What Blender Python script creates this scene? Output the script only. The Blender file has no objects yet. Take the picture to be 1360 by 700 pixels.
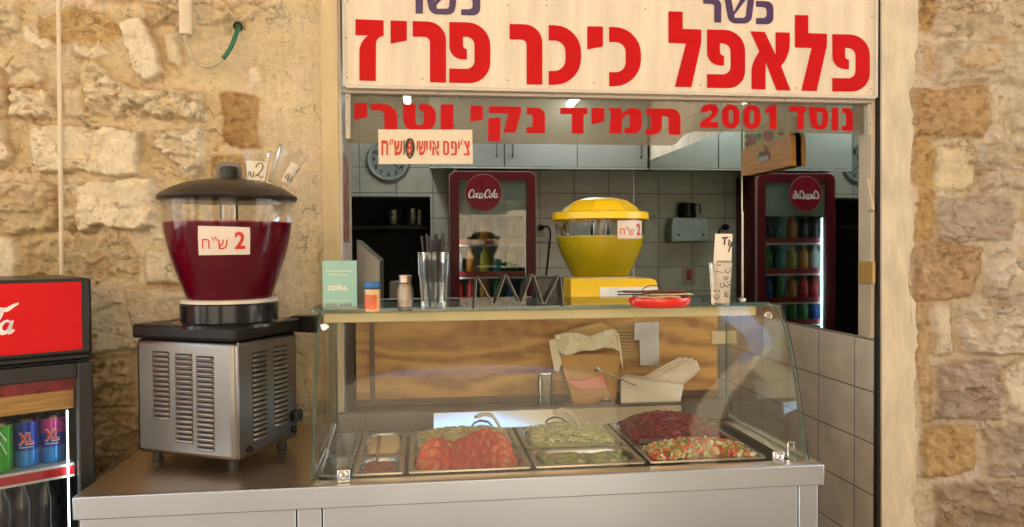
import bpy, bmesh, math, random
import numpy as np
from mathutils import Vector, Matrix
from mathutils.geometry import tessellate_polygon
R = math.radians
S = bpy.context.scene
C = S.collection
random.seed(7)

# ------------------------------------------------------------------ camera
H = 1.46
YAW = 0.1214
cam_d = bpy.data.cameras.new('camera')
cam_d.sensor_width = 36.0
cam_d.lens = 975.0 / 1360.0 * 36.0
cam_d.clip_start = 0.05
cam_d.clip_end = 500.0
cam = bpy.data.objects.new('camera', cam_d)
C.objects.link(cam)
CM = (Matrix.Translation((0, 0, H)) @ Matrix.Rotation(-YAW, 4, 'Z') @
      Matrix.Rotation(R(90) - math.atan(20 / 975), 4, 'X') @ Matrix.Rotation(-0.0058, 4, 'Z'))
cam.matrix_world = CM
S.camera = cam

# ------------------------------------------------------------------ world, sun, exposure
SUN_EL, SUN_AZ = 58.0, 20.0            # azimuth measured from +Y towards +X: the sun is behind the shop
w = bpy.data.worlds.new('World')
S.world = w
w.use_nodes = True
nt = w.node_tree
sky = nt.nodes.new('ShaderNodeTexSky')
sky.sky_type = 'NISHITA'
sky.sun_disc = False
sky.sun_elevation = R(SUN_EL)
sky.sun_rotation = R(SUN_AZ)
sky.air_density = 1.0
sky.dust_density = 2.0
bg = nt.nodes['Background']
bg.inputs['Strength'].default_value = 0.15
nt.links.new(sky.outputs[0], bg.inputs['Color'])
sd = bpy.data.lights.new('sun', 'SUN')
sd.energy = 5.0
sd.angle = R(0.5)
sd.color = (1.0, 0.965, 0.90)
so = bpy.data.objects.new('sun', sd)
C.objects.link(so)
sdir = Vector((math.sin(R(SUN_AZ)) * math.cos(R(SUN_EL)), math.cos(R(SUN_AZ)) * math.cos(R(SUN_EL)), math.sin(R(SUN_EL))))
so.rotation_euler = sdir.to_track_quat('Z', 'Y').to_euler()
vs = S.view_settings
S.display_settings.display_device = 'sRGB'
vs.view_transform = 'Standard'
vs.look = 'None'
vs.exposure = 3.08
vs.gamma = 1.0
vs.use_curve_mapping = False
S.cycles.max_bounces = 12
S.cycles.diffuse_bounces = 5
S.cycles.glossy_bounces = 6
S.cycles.transparent_max_bounces = 24
S.cycles.transmission_bounces = 6
S.cycles.caustics_reflective = False
S.cycles.caustics_refractive = False
S.cycles.sample_clamp_indirect = 6.0

# ------------------------------------------------------------------ pixel rays onto real planes
CR = CM.to_3x3()
CO = Vector((0, 0, H))
def ray(px, py):
    return CR @ Vector(((px - 680) / 975, -(py - 350) / 975, -1))
def P(px, py, X=None, Y=None, Z=None, pl=None):
    d = ray(px, py)
    if pl is not None:
        p0, n = pl
        return CO + d * ((p0 - CO).dot(n) / d.dot(n))
    if X is not None: t = X / d.x
    elif Y is not None: t = Y / d.y
    else: t = (Z - H) / d.z
    return CO + d * t

YW = 2.2        # street face of the shop wall
XM = 1.452      # right side wall of the shop
YB = 4.94       # back wall
ZC = 0.95       # counter top
YF = 1.607      # counter front

# ------------------------------------------------------------------ materials
MATS = {}
def nodes_of(name):
    m = bpy.data.materials.new(name)
    m.use_nodes = True
    n = m.node_tree
    return m, n, n.nodes['Principled BSDF']
def pbr(name, col, rough=0.5, metal=0.0, var=0.12, scale=14.0, bump=0.0, bscale=60.0, stretch=None, coat=0.0, sss=0.0,
        emit=None, estr=0.0, rvar=0.12, spec=0.5, attr=False, trans=0.0):
    if name in MATS: return MATS[name]
    m, n, b = nodes_of(name)
    tc = n.nodes.new('ShaderNodeTexCoord')
    mp = n.nodes.new('ShaderNodeMapping')
    n.links.new(tc.outputs['Object'], mp.inputs['Vector'])
    if stretch: mp.inputs['Scale'].default_value = stretch
    nz = n.nodes.new('ShaderNodeTexNoise')
    nz.inputs['Scale'].default_value = scale
    nz.inputs['Detail'].default_value = 5
    n.links.new(mp.outputs[0], nz.inputs['Vector'])
    mr = n.nodes.new('ShaderNodeMapRange')
    mr.inputs['From Min'].default_value = 0.3; mr.inputs['From Max'].default_value = 0.7
    mr.inputs['To Min'].default_value = 1 - var; mr.inputs['To Max'].default_value = 1 + var
    n.links.new(nz.outputs['Fac'], mr.inputs['Value'])
    mx = n.nodes.new('ShaderNodeVectorMath'); mx.operation = 'SCALE'
    if attr:
        at = n.nodes.new('ShaderNodeAttribute'); at.attribute_name = 'Col'
        n.links.new(at.outputs['Color'], mx.inputs[0])
    else:
        mx.inputs[0].default_value = col[:3]
    n.links.new(mr.outputs[0], mx.inputs['Scale'])
    n.links.new(mx.outputs[0], b.inputs['Base Color'])
    r2 = n.nodes.new('ShaderNodeMapRange')
    r2.inputs['From Min'].default_value = 0.3; r2.inputs['From Max'].default_value = 0.7
    r2.inputs['To Min'].default_value = max(0.02, rough * (1 - rvar)); r2.inputs['To Max'].default_value = min(1, rough * (1 + rvar))
    n.links.new(nz.outputs['Fac'], r2.inputs['Value'])
    n.links.new(r2.outputs[0], b.inputs['Roughness'])
    b.inputs['Metallic'].default_value = metal
    b.inputs['Specular IOR Level'].default_value = spec
    b.inputs['Coat Weight'].default_value = coat
    b.inputs['Transmission Weight'].default_value = trans
    if sss:
        b.inputs['Subsurface Weight'].default_value = sss
        b.inputs['Subsurface Radius'].default_value = (0.02, 0.012, 0.006)
        b.inputs['Subsurface Scale'].default_value = 0.5
    if emit:
        b.inputs['Emission Color'].default_value = (*emit, 1); b.inputs['Emission Strength'].default_value = estr
    if bump:
        n2 = n.nodes.new('ShaderNodeTexNoise'); n2.inputs['Scale'].default_value = bscale; n2.inputs['Detail'].default_value = 6
        n.links.new(mp.outputs[0], n2.inputs['Vector'])
        bp = n.nodes.new('ShaderNodeBump'); bp.inputs['Strength'].default_value = bump; bp.inputs['Distance'].default_value = 0.01
        n.links.new(n2.outputs['Fac'], bp.inputs['Height'])
        n.links.new(bp.outputs[0], b.inputs['Normal'])
    MATS[name] = m
    return m
def clear(name, tint=(0.95, 0.98, 0.96), ior=1.45, rough=0.0, film=None, filmw=0.0, gain=1.0):
    """thin clear sheet: see-through with a Fresnel reflection, optionally with a milky film"""
    if name in MATS: return MATS[name]
    m, n, b = nodes_of(name)
    n.nodes.remove(b)
    out = n.nodes['Material Output']
    tr = n.nodes.new('ShaderNodeBsdfTransparent'); tr.inputs[0].default_value = (*tint, 1)
    gl = n.nodes.new('ShaderNodeBsdfGlossy'); gl.inputs['Roughness'].default_value = rough; gl.inputs[0].default_value = (1, 1, 1, 1)
    fr = n.nodes.new('ShaderNodeFresnel'); fr.inputs['IOR'].default_value = ior
    mu = n.nodes.new('ShaderNodeMath'); mu.operation = 'MULTIPLY'; mu.inputs[1].default_value = gain; mu.use_clamp = True
    n.links.new(fr.outputs[0], mu.inputs[0])
    mx = n.nodes.new('ShaderNodeMixShader')
    n.links.new(mu.outputs[0], mx.inputs[0])
    src = tr
    if film:
        df = n.nodes.new('ShaderNodeBsdfDiffuse'); df.inputs[0].default_value = (*film, 1)
        tl = n.nodes.new('ShaderNodeBsdfTranslucent'); tl.inputs[0].default_value = (*film, 1)
        m0 = n.nodes.new('ShaderNodeMixShader'); m0.inputs[0].default_value = 0.35
        n.links.new(df.outputs[0], m0.inputs[1]); n.links.new(tl.outputs[0], m0.inputs[2])
        m1 = n.nodes.new('ShaderNodeMixShader')
        tc = n.nodes.new('ShaderNodeTexCoord'); nz = n.nodes.new('ShaderNodeTexNoise'); nz.inputs['Scale'].default_value = 5
        nz.inputs['Detail'].default_value = 6
        n.links.new(tc.outputs['Object'], nz.inputs['Vector'])
        mr = n.nodes.new('ShaderNodeMapRange'); mr.inputs['From Min'].default_value = 0.3; mr.inputs['From Max'].default_value = 0.7
        mr.inputs['To Min'].default_value = filmw * 0.85; mr.inputs['To Max'].default_value = min(1, filmw * 1.15)
        n.links.new(nz.outputs['Fac'], mr.inputs['Value']); n.links.new(mr.outputs[0], m1.inputs[0])
        n.links.new(tr.outputs[0], m1.inputs[1]); n.links.new(m0.outputs[0], m1.inputs[2])
        src = m1
    n.links.new(src.outputs[0], mx.inputs[1]); n.links.new(gl.outputs[0], mx.inputs[2])
    n.links.new(mx.outputs[0], out.inputs['Surface'])
    MATS[name] = m
    return m
def tile_mat(name, axis, col, bw, bh, off, mortar=(0.16, 0.15, 0.13), ms=0.004, rough=0.3):
    m, n, b = nodes_of(name)
    tc = n.nodes.new('ShaderNodeNewGeometry')
    sp = n.nodes.new('ShaderNodeSeparateXYZ'); n.links.new(tc.outputs['Position'], sp.inputs[0])
    cb = n.nodes.new('ShaderNodeCombineXYZ')
    n.links.new(sp.outputs[axis], cb.inputs[0]); n.links.new(sp.outputs[2], cb.inputs[1])
    mp = n.nodes.new('ShaderNodeMapping'); mp.inputs['Location'].default_value = (-off[0], -off[1], 0)
    n.links.new(cb.outputs[0], mp.inputs['Vector'])
    br = n.nodes.new('ShaderNodeTexBrick')
    br.offset = 0; br.squash = 1
    br.inputs['Scale'].default_value = 1
    br.inputs['Brick Width'].default_value = bw; br.inputs['Row Height'].default_value = bh
    br.inputs['Mortar Size'].default_value = ms; br.inputs['Mortar Smooth'].default_value = 0.3
    br.inputs['Color1'].default_value = (*col, 1); br.inputs['Color2'].default_value = (*[c * 0.9 for c in col], 1)
    br.inputs['Mortar'].default_value = (*mortar, 1)
    n.links.new(mp.outputs[0], br.inputs['Vector'])
    nz = n.nodes.new('ShaderNodeTexNoise'); nz.inputs['Scale'].default_value = 9; nz.inputs['Detail'].default_value = 8
    n.links.new(tc.outputs['Position'], nz.inputs['Vector'])
    mr = n.nodes.new('ShaderNodeMapRange'); mr.inputs['From Min'].default_value = .3; mr.inputs['From Max'].default_value = .7
    mr.inputs['To Min'].default_value = .84; mr.inputs['To Max'].default_value = 1.1
    n.links.new(nz.outputs['Fac'], mr.inputs['Value'])
    mx = n.nodes.new('ShaderNodeVectorMath'); mx.operation = 'SCALE'
    n.links.new(br.outputs['Color'], mx.inputs[0]); n.links.new(mr.outputs[0], mx.inputs['Scale'])
    n.links.new(mx.outputs[0], b.inputs['Base Color'])
    b.inputs['Roughness'].default_value = rough
    bp = n.nodes.new('ShaderNodeBump'); bp.inputs['Strength'].default_value = 0.5; bp.inputs['Distance'].default_value = 0.003
    bp.invert = True
    n.links.new(br.outputs['Fac'], bp.inputs['Height']); n.links.new(bp.outputs[0], b.inputs['Normal'])
    return m
def steel(name, col=(0.56, 0.53, 0.49), rough=0.32, stretch=(2, 2, 120), var=0.06, bump=0.0, bs=4):
    return pbr(name, col, rough, 1.0, var * .3, 3, bump, bs, stretch, rvar=0.10)
def led(name, col, st):
    if name in MATS: return MATS[name]
    m, n, b = nodes_of(name)
    n.nodes.remove(b)
    e = n.nodes.new('ShaderNodeEmission'); e.inputs[0].default_value = (*col, 1); e.inputs[1].default_value = st
    n.links.new(e.outputs[0], n.nodes['Material Output'].inputs[0])
    MATS[name] = m
    return m

# ------------------------------------------------------------------ mesh builder
ORI = {}
class MB:
    def __init__(s): s.v = []; s.f = []; s.m = []; s.c = None
    def add(s, vs, fs, mi=0, col=None):
        o = len(s.v)
        s.v += [Vector(v) for v in vs]
        s.f += [tuple(i + o for i in f) for f in fs]
        s.m += [mi] * len(fs)
        if col is not None:
            if s.c is None: s.c = [(1, 1, 1)] * o
            s.c += [col] * len(vs)
        elif s.c is not None: s.c += [(1, 1, 1)] * len(vs)
        return s
    def box(s, x0, x1, y0, y1, z0, z1, mi=0, T=None, col=None):
        vs = [Vector((x, y, z)) for z in (z0, z1) for y in (y0, y1) for x in (x0, x1)]
        if T is not None: vs = [T @ v for v in vs]
        return s.add(vs, [(0, 2, 3, 1), (4, 5, 7, 6), (0, 1, 5, 4), (2, 6, 7, 3), (0, 4, 6, 2), (1, 3, 7, 5)], mi, col)
    def prism(s, loops, f, d0=0.0, d1=0.01, mi=0, sides=True, both=True):
        """2D loops (first outer, rest holes) through f(u, v, d) at depths d0 (front) and d1 (back)"""
        pts = [p for l in loops for p in l]
        tris = tessellate_polygon([[Vector((p[0], p[1], 0)) for p in l] for l in loops])
        n = len(pts)
        vs = [f(p[0], p[1], d0) for p in pts]
        fs = [tuple(t) for t in tris]
        if sides:
            vs += [f(p[0], p[1], d1) for p in pts]
            if both: fs += [tuple(i + n for i in reversed(t)) for t in tris]
            k = 0
            for l in loops:
                for i in range(len(l)):
                    a, b = k + i, k + (i + 1) % len(l)
                    fs.append((a, b, b + n, a + n))
                k += len(l)
        return s.add(vs, fs, mi)
    def lathe(s, prof, ctr=(0, 0, 0), n=40, mi=0, T=None, cap=True, col=None, sx=1.0, sy=1.0):
        vs, fs = [], []
        c = Vector(ctr)
        for r, z in prof:
            for i in range(n):
                a = 2 * math.pi * i / n
                v = Vector((r * math.cos(a) * sx, r * math.sin(a) * sy, z))
                vs.append((T @ v) if T is not None else v + c)
        for k in range(len(prof) - 1):
            for i in range(n):
                j = (i + 1) % n
                fs.append((k * n + i, k * n + j, (k + 1) * n + j, (k + 1) * n + i))
        if cap:
            if prof[0][0] > 1e-6: fs.append(tuple(reversed(range(n))))
            if prof[-1][0] > 1e-6: fs.append(tuple((len(prof) - 1) * n + i for i in range(n)))
        return s.add(vs, fs, mi, col)
    def tube(s, pts, r, n=8, mi=0, cap=True, col=None):
        pts = [Vector(p) for p in pts]
        rs = r if isinstance(r, (list, tuple)) else [r] * len(pts)
        vs, fs = [], []
        up = None
        for i, p in enumerate(pts):
            t = (pts[min(i + 1, len(pts) - 1)] - pts[max(i - 1, 0)]).normalized()
            if up is None:
                up = t.orthogonal().normalized()
            up = (up - t * up.dot(t)).normalized()
            b = t.cross(up)
            for k in range(n):
                a = 2 * math.pi * k / n
                vs.append(p + (up * math.cos(a) + b * math.sin(a)) * rs[i])
        for i in range(len(pts) - 1):
            for k in range(n):
                l = (k + 1) % n
                fs.append((i * n + k, i * n + l, (i + 1) * n + l, (i + 1) * n + k))
        if cap:
            fs.append(tuple(reversed(range(n)))); fs.append(tuple((len(pts) - 1) * n + k for k in range(n)))
        return s.add(vs, fs, mi, col)
    def loft(s, loops, mi=0, cap0=False, cap1=False, closed=True):
        n = len(loops[0]); vs = [p for l in loops for p in l]; fs = []
        for k in range(len(loops) - 1):
            for i in range(n if closed else n - 1):
                j = (i + 1) % n
                fs.append((k * n + i, k * n + j, (k + 1) * n + j, (k + 1) * n + i))
        if cap0: fs.append(tuple(reversed(range(n))))
        if cap1: fs.append(tuple((len(loops) - 1) * n + i for i in range(n)))
        return s.add(vs, fs, mi)
    def build(s, name, mats, parent=None, origin=None, bevel=0.0, seg=2, ang=32, smooth=True, normals=True):
        me = bpy.data.meshes.new(name)
        if origin is None:
            if parent is not None: origin = Vector(ORI[parent.name])
            else:
                lo = Vector([min(v[i] for v in s.v) for i in range(3)]); hi = Vector([max(v[i] for v in s.v) for i in range(3)])
                origin = Vector(((lo.x + hi.x) / 2, (lo.y + hi.y) / 2, lo.z))
        me.from_pydata([v - origin for v in s.v], [], s.f)
        for m in (mats if isinstance(mats, (list, tuple)) else [mats]): me.materials.append(m)
        me.polygons.foreach_set('material_index', s.m)
        if s.c is not None:
            a = me.color_attributes.new('Col', 'FLOAT_COLOR', 'POINT')
            a.data.foreach_set('color', np.array([(*c, 1) for c in s.c], dtype=np.float32).ravel())
        if normals:
            bm = bmesh.new(); bm.from_mesh(me)
            bmesh.ops.recalc_face_normals(bm, faces=bm.faces)
            bm.to_mesh(me); bm.free()
        if smooth:
            me.polygons.foreach_set('use_smooth', [True] * len(me.polygons))
            me.set_sharp_from_angle(angle=R(ang))
        me.update()
        o = bpy.data.objects.new(name, me)
        C.objects.link(o)
        if parent is not None:
            o.parent = parent
            o.location = origin - Vector(ORI[parent.name])
        else:
            o.location = origin
        ORI[o.name] = tuple(origin)
        if bevel:
            b = o.modifiers.new('bevel', 'BEVEL'); b.width = bevel; b.segments = seg; b.limit_method = 'ANGLE'; b.angle_limit = R(40)
        return o
def tag(o, label=None, cat=None, group=None, kind=None):
    if label: o['label'] = label
    if cat: o['category'] = cat
    if group: o['group'] = group
    if kind: o['kind'] = kind
    return o
def thing(name, loc, label, cat, group=None):
    o = bpy.data.objects.new(name, None)
    o.empty_display_size = 0.05
    C.objects.link(o)
    o.location = loc
    ORI[o.name] = tuple(loc)
    return tag(o, label, cat, group)
def dup(o, loc, label=None, rot=None, parent=None):
    c = o.copy(); C.objects.link(c)
    if parent is not None: c.parent = parent
    else:
        c.location = loc
        if rot is not None: c.rotation_euler = rot
        if label: c['label'] = label
    for ch in o.children: dup(ch, None, parent=c)
    return c

# ------------------------------------------------------------------ outlines and lettering
def rnd(pts, seg=7):
    """polygon with per-corner radii: (x, y) or (x, y, r)"""
    out = []
    n = len(pts)
    for i, p in enumerate(pts):
        if len(p) == 2 or p[2] <= 0: out.append((p[0], p[1])); continue
        a = Vector(pts[i - 1][:2]); b = Vector(p[:2]); c = Vector(pts[(i + 1) % n][:2])
        u = a - b; v = c - b
        def room(L, q): return L * (0.5 if len(q) > 2 and q[2] > 0 else 0.98)
        r = min(p[2], room(u.length, pts[i - 1]), room(v.length, pts[(i + 1) % n]))
        u.normalize(); v.normalize()
        s, e = b + u * r, b + v * r
        k = 0.5523
        c1, c2 = b + u * r * (1 - k), b + v * r * (1 - k)
        for j in range(seg + 1):
            t = j / seg
            q = s * (1 - t) ** 3 + c1 * 3 * t * (1 - t) ** 2 + c2 * 3 * t * t * (1 - t) + e * t ** 3
            out.append((q.x, q.y))
    return out
def text_mesh(txt, off=0.0):
    """glyph faces of a line of text, as (points, faces) with size 1"""
    cu = bpy.data.curves.new('lettering', 'FONT'); cu.body = txt; cu.size = 1.0; cu.offset = off; cu.resolution_u = 4
    o = bpy.data.objects.new('lettering', cu); C.objects.link(o)
    dg = bpy.context.evaluated_depsgraph_get()
    me = bpy.data.meshes.new_from_object(o.evaluated_get(dg))
    v = [(p.co.x, p.co.y) for p in me.vertices]; f = [tuple(p.vertices) for p in me.polygons]
    bpy.data.objects.remove(o); bpy.data.curves.remove(cu); bpy.data.meshes.remove(me)
    return v, f
def put_text(mb, txt, f, u0, u1, v0, v1, off=0.0, mi=0):
    """fit a text into a (u, v) box and map through f(u, v)"""
    v, fs = text_mesh(txt, off)
    xs = [p[0] for p in v]; ys = [p[1] for p in v]
    a, b, c, d = min(xs), max(xs), min(ys), max(ys)
    mb.add([f(u0 + (p[0] - a) / (b - a) * (u1 - u0), v0 + (p[1] - c) / (d - c) * (v1 - v0)) for p in v], fs, mi)
def ribbon(mb, pts, wd, f, mi=0, taper=False):
    pts = [Vector(p) for p in pts]
    L, Rr = [], []
    n = len(pts)
    for i, p in enumerate(pts):
        t = (pts[min(i + 1, n - 1)] - pts[max(i - 1, 0)])
        if t.length < 1e-9: t = Vector((1, 0))
        t.normalize()
        k = wd * (0.5 if not taper else 0.5 * (0.35 + 0.65 * math.sin(math.pi * (i + 0.3) / (n - 0.4))))
        L.append(p + Vector((-t.y, t.x)) * k); Rr.append(p - Vector((-t.y, t.x)) * k)
    vs = [f(q.x, q.y) for q in L + Rr]
    mb.add(vs, [(i, i + 1, n + i + 1, n + i) for i in range(n - 1)], mi)
def spline(pts, seg=6):
    pts = [Vector(p) for p in pts]; out = []
    for i in range(len(pts) - 1):
        p0 = pts[max(i - 1, 0)]; p1 = pts[i]; p2 = pts[i + 1]; p3 = pts[min(i + 2, len(pts) - 1)]
        for j in range(seg):
            t = j / seg
            out.append(0.5 * ((2 * p1) + (p2 - p0) * t + (2 * p0 - 5 * p1 + 4 * p2 - p3) * t * t + (3 * p1 - p0 - 3 * p2 + p3) * t ** 3))
    out.append(pts[-1])
    return out
def ell(cx, cy, rx, ry, a0, a1, n=14):
    return [(cx + rx * math.cos(R(a0 + (a1 - a0) * i / n)), cy + ry * math.sin(R(a0 + (a1 - a0) * i / n))) for i in range(n + 1)]
def script_word(mb, word, f, x=0.0, wd=0.2, slant=0.3, mi=0):
    """flowing white script: capital C, o, c, a, l, dash, in x-height units"""
    def g(u, v): return f(u + slant * v, v)
    def st(p, k=1.0): ribbon(mb, spline(p, 4), wd * k, g, mi, True)
    for ch in word:
        if ch == 'C':
            st(ell(x + .75, .8, .62, .85, 50, 320), 1.25)
            st([(x + 1.1, 1.45), (x + 1.25, 1.2), (x + 1.05, 1.05)], 1.0)
            x += 1.3
        elif ch == 'o':
            st(ell(x + .42, .45, .34, .43, 90, 470), 1.1); st([(x + .6, .75), (x + .95, .8)], .6); x += .9
        elif ch == 'c':
            st(ell(x + .42, .45, .34, .43, 50, 320), 1.1); x += .72
        elif ch == 'a':
            st(ell(x + .42, .45, .34, .43, 60, 420), 1.1); st([(x + .76, .9), (x + .74, .3), (x + .84, .02), (x + 1.08, .2)], 1.1); x += 1.0
        elif ch == 'l':
            st([(x + .02, .2), (x + .35, 1.0), (x + .38, 1.6), (x + .22, 1.55), (x + .16, .9), (x + .2, .15), (x + .5, .1)], .95); x += .5
        elif ch == '-':
            st([(x, .5), (x + .3, .55)], .9); x += .35
    return x
# ------------------------------------------------------------------ numpy noise for the stonework
def _h(ix, iy, s):
    n = (ix.astype(np.int64) * 374761393 + iy.astype(np.int64) * 668265263 + s * 1442695041) & 0xFFFFFFFF
    n = ((n ^ (n >> 13)) * 1274126177) & 0xFFFFFFFF
    return ((n ^ (n >> 16)) & 0xFFFFFF) / float(0xFFFFFF)
def vnoise(x, y, s=0):
    ix, iy = np.floor(x), np.floor(y); fx, fy = x - ix, y - iy
    fx = fx * fx * (3 - 2 * fx); fy = fy * fy * (3 - 2 * fy)
    a, b, c, d = _h(ix, iy, s), _h(ix + 1, iy, s), _h(ix, iy + 1, s), _h(ix + 1, iy + 1, s)
    return (a * (1 - fx) + b * fx) * (1 - fy) + (c * (1 - fx) + d * fx) * fy
def fbm(x, y, s=0, o=5, g=0.5):
    t = 0; a = 1; n = 0
    for k in range(o):
        t = t + a * vnoise(x * 2 ** k + 17.3 * k, y * 2 ** k - 9.1 * k, s + k); n += a; a *= g
    return t / n * 2 - 1
def facet(x, y, s=0):
    """chipped facets: every cell a tilted plane"""
    ix, iy = np.floor(x), np.floor(y)
    best = np.full(x.shape, 9e9); h = np.zeros(x.shape)
    for dx in (-1, 0, 1):
        for dy in (-1, 0, 1):
            cx, cy = ix + dx, iy + dy
            px, py = cx + _h(cx, cy, s), cy + _h(cx, cy, s + 1)
            d = (x - px) ** 2 + (y - py) ** 2
            hh = (_h(cx, cy, s + 2) - .5) * 1.0 + (_h(cx, cy, s + 3) - .5) * 1.6 * (x - px) + (_h(cx, cy, s + 4) - .5) * 1.6 * (y - py)
            m = d < best
            best = np.where(m, d, best); h = np.where(m, hh, h)
    return h
def sdist(X, Y, poly):
    d = np.full(X.shape, 1e9); ins = np.zeros(X.shape, bool)
    n = len(poly)
    for i in range(n):
        (ax, ay), (bx, by) = poly[i], poly[(i + 1) % n]
        ex, ey = bx - ax, by - ay
        t = np.clip(((X - ax) * ex + (Y - ay) * ey) / (ex * ex + ey * ey + 1e-9), 0, 1)
        d = np.minimum(d, (X - ax - t * ex) ** 2 + (Y - ay - t * ey) ** 2)
        c = ((ay > Y) != (by > Y)) & (X < (bx - ax) * (Y - ay) / (by - ay + 1e-12) + ax)
        ins ^= c
    return np.where(ins, np.sqrt(d), -np.sqrt(d))
def sstep(a, b, x):
    t = np.clip((x - a) / (b - a), 0, 1); return t * t * (3 - 2 * t)

stone_m = None
def stone_material():
    m, n, b = nodes_of('rough_limestone')
    at = n.nodes.new('ShaderNodeAttribute'); at.attribute_name = 'Col'
    ge = n.nodes.new('ShaderNodeNewGeometry')
    nz = n.nodes.new('ShaderNodeTexNoise'); nz.inputs['Scale'].default_value = 45; nz.inputs['Detail'].default_value = 8; nz.inputs['Roughness'].default_value = .65
    n.links.new(ge.outputs['Position'], nz.inputs['Vector'])
    mr = n.nodes.new('ShaderNodeMapRange'); mr.inputs['From Min'].default_value = .3; mr.inputs['From Max'].default_value = .7
    mr.inputs['To Min'].default_value = .86; mr.inputs['To Max'].default_value = 1.12
    n.links.new(nz.outputs['Fac'], mr.inputs['Value'])
    g2 = n.nodes.new('ShaderNodeTexNoise'); g2.inputs['Scale'].default_value = 170; g2.inputs['Detail'].default_value = 4; g2.inputs['Roughness'].default_value = .7
    n.links.new(ge.outputs['Position'], g2.inputs['Vector'])
    m2 = n.nodes.new('ShaderNodeMapRange'); m2.inputs['From Min'].default_value = .30; m2.inputs['From Max'].default_value = .50
    m2.inputs['To Min'].default_value = .88; m2.inputs['To Max'].default_value = 1.03
    n.links.new(g2.outputs['Fac'], m2.inputs['Value'])
    mm = n.nodes.new('ShaderNodeMath'); mm.operation = 'MULTIPLY'; n.links.new(mr.outputs[0], mm.inputs[0]); n.links.new(m2.outputs[0], mm.inputs[1])
    mx = n.nodes.new('ShaderNodeVectorMath'); mx.operation = 'SCALE'
    n.links.new(at.outputs['Color'], mx.inputs[0]); n.links.new(mm.outputs[0], mx.inputs['Scale'])
    n.links.new(mx.outputs[0], b.inputs['Base Color'])
    b.inputs['Roughness'].default_value = .88; b.inputs['Specular IOR Level'].default_value = .25
    # hairline cracks and small pits: grime plus micro-shadow darkened into the colour
    def ms(a_, lo, hi, o0, o1):
        q = n.nodes.new('ShaderNodeMapRange'); q.inputs['From Min'].default_value = lo; q.inputs['From Max'].default_value = hi
        q.inputs['To Min'].default_value = o0; q.inputs['To Max'].default_value = o1; n.links.new(a_, q.inputs['Value']); return q.outputs[0]
    def mt(op, a_, b_):
        q = n.nodes.new('ShaderNodeMath'); q.operation = op
        for k_, v_ in enumerate((a_, b_)):
            if isinstance(v_, (int, float)): q.inputs[k_].default_value = v_
            else: n.links.new(v_, q.inputs[k_])
        return q.outputs[0]
    def nzz(sc, det, ro=.6):
        q = n.nodes.new('ShaderNodeTexNoise'); q.inputs['Scale'].default_value = sc; q.inputs['Detail'].default_value = det; q.inputs['Roughness'].default_value = ro
        n.links.new(ge.outputs['Position'], q.inputs['Vector']); return q.outputs['Fac']
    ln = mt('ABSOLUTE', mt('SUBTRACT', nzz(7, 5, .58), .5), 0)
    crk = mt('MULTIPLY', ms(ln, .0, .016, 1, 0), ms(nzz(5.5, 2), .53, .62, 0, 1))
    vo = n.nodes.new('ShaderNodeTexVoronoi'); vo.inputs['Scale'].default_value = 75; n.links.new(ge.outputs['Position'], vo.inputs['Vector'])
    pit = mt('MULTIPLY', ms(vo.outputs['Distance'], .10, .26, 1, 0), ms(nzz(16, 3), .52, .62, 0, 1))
    dirt_shade = mt('MAXIMUM', mt('MULTIPLY', crk, .45), mt('MULTIPLY', pit, .42))
    mm2 = mt('MULTIPLY', mm.outputs[0], mt('SUBTRACT', 1.0, dirt_shade))
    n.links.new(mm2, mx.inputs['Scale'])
    n2 = n.nodes.new('ShaderNodeTexNoise'); n2.inputs['Scale'].default_value = 110; n2.inputs['Detail'].default_value = 8; n2.inputs['Roughness'].default_value = .7
    n.links.new(ge.outputs['Position'], n2.inputs['Vector'])
    bp = n.nodes.new('ShaderNodeBump'); bp.inputs['Strength'].default_value = .6; bp.inputs['Distance'].default_value = .008
    n.links.new(mt('SUBTRACT', n2.outputs['Fac'], mt('MULTIPLY', dirt_shade, 1.3)), bp.inputs['Height']); n.links.new(bp.outputs[0], b.inputs['Normal'])
    return m
stone_m = stone_material()

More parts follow.
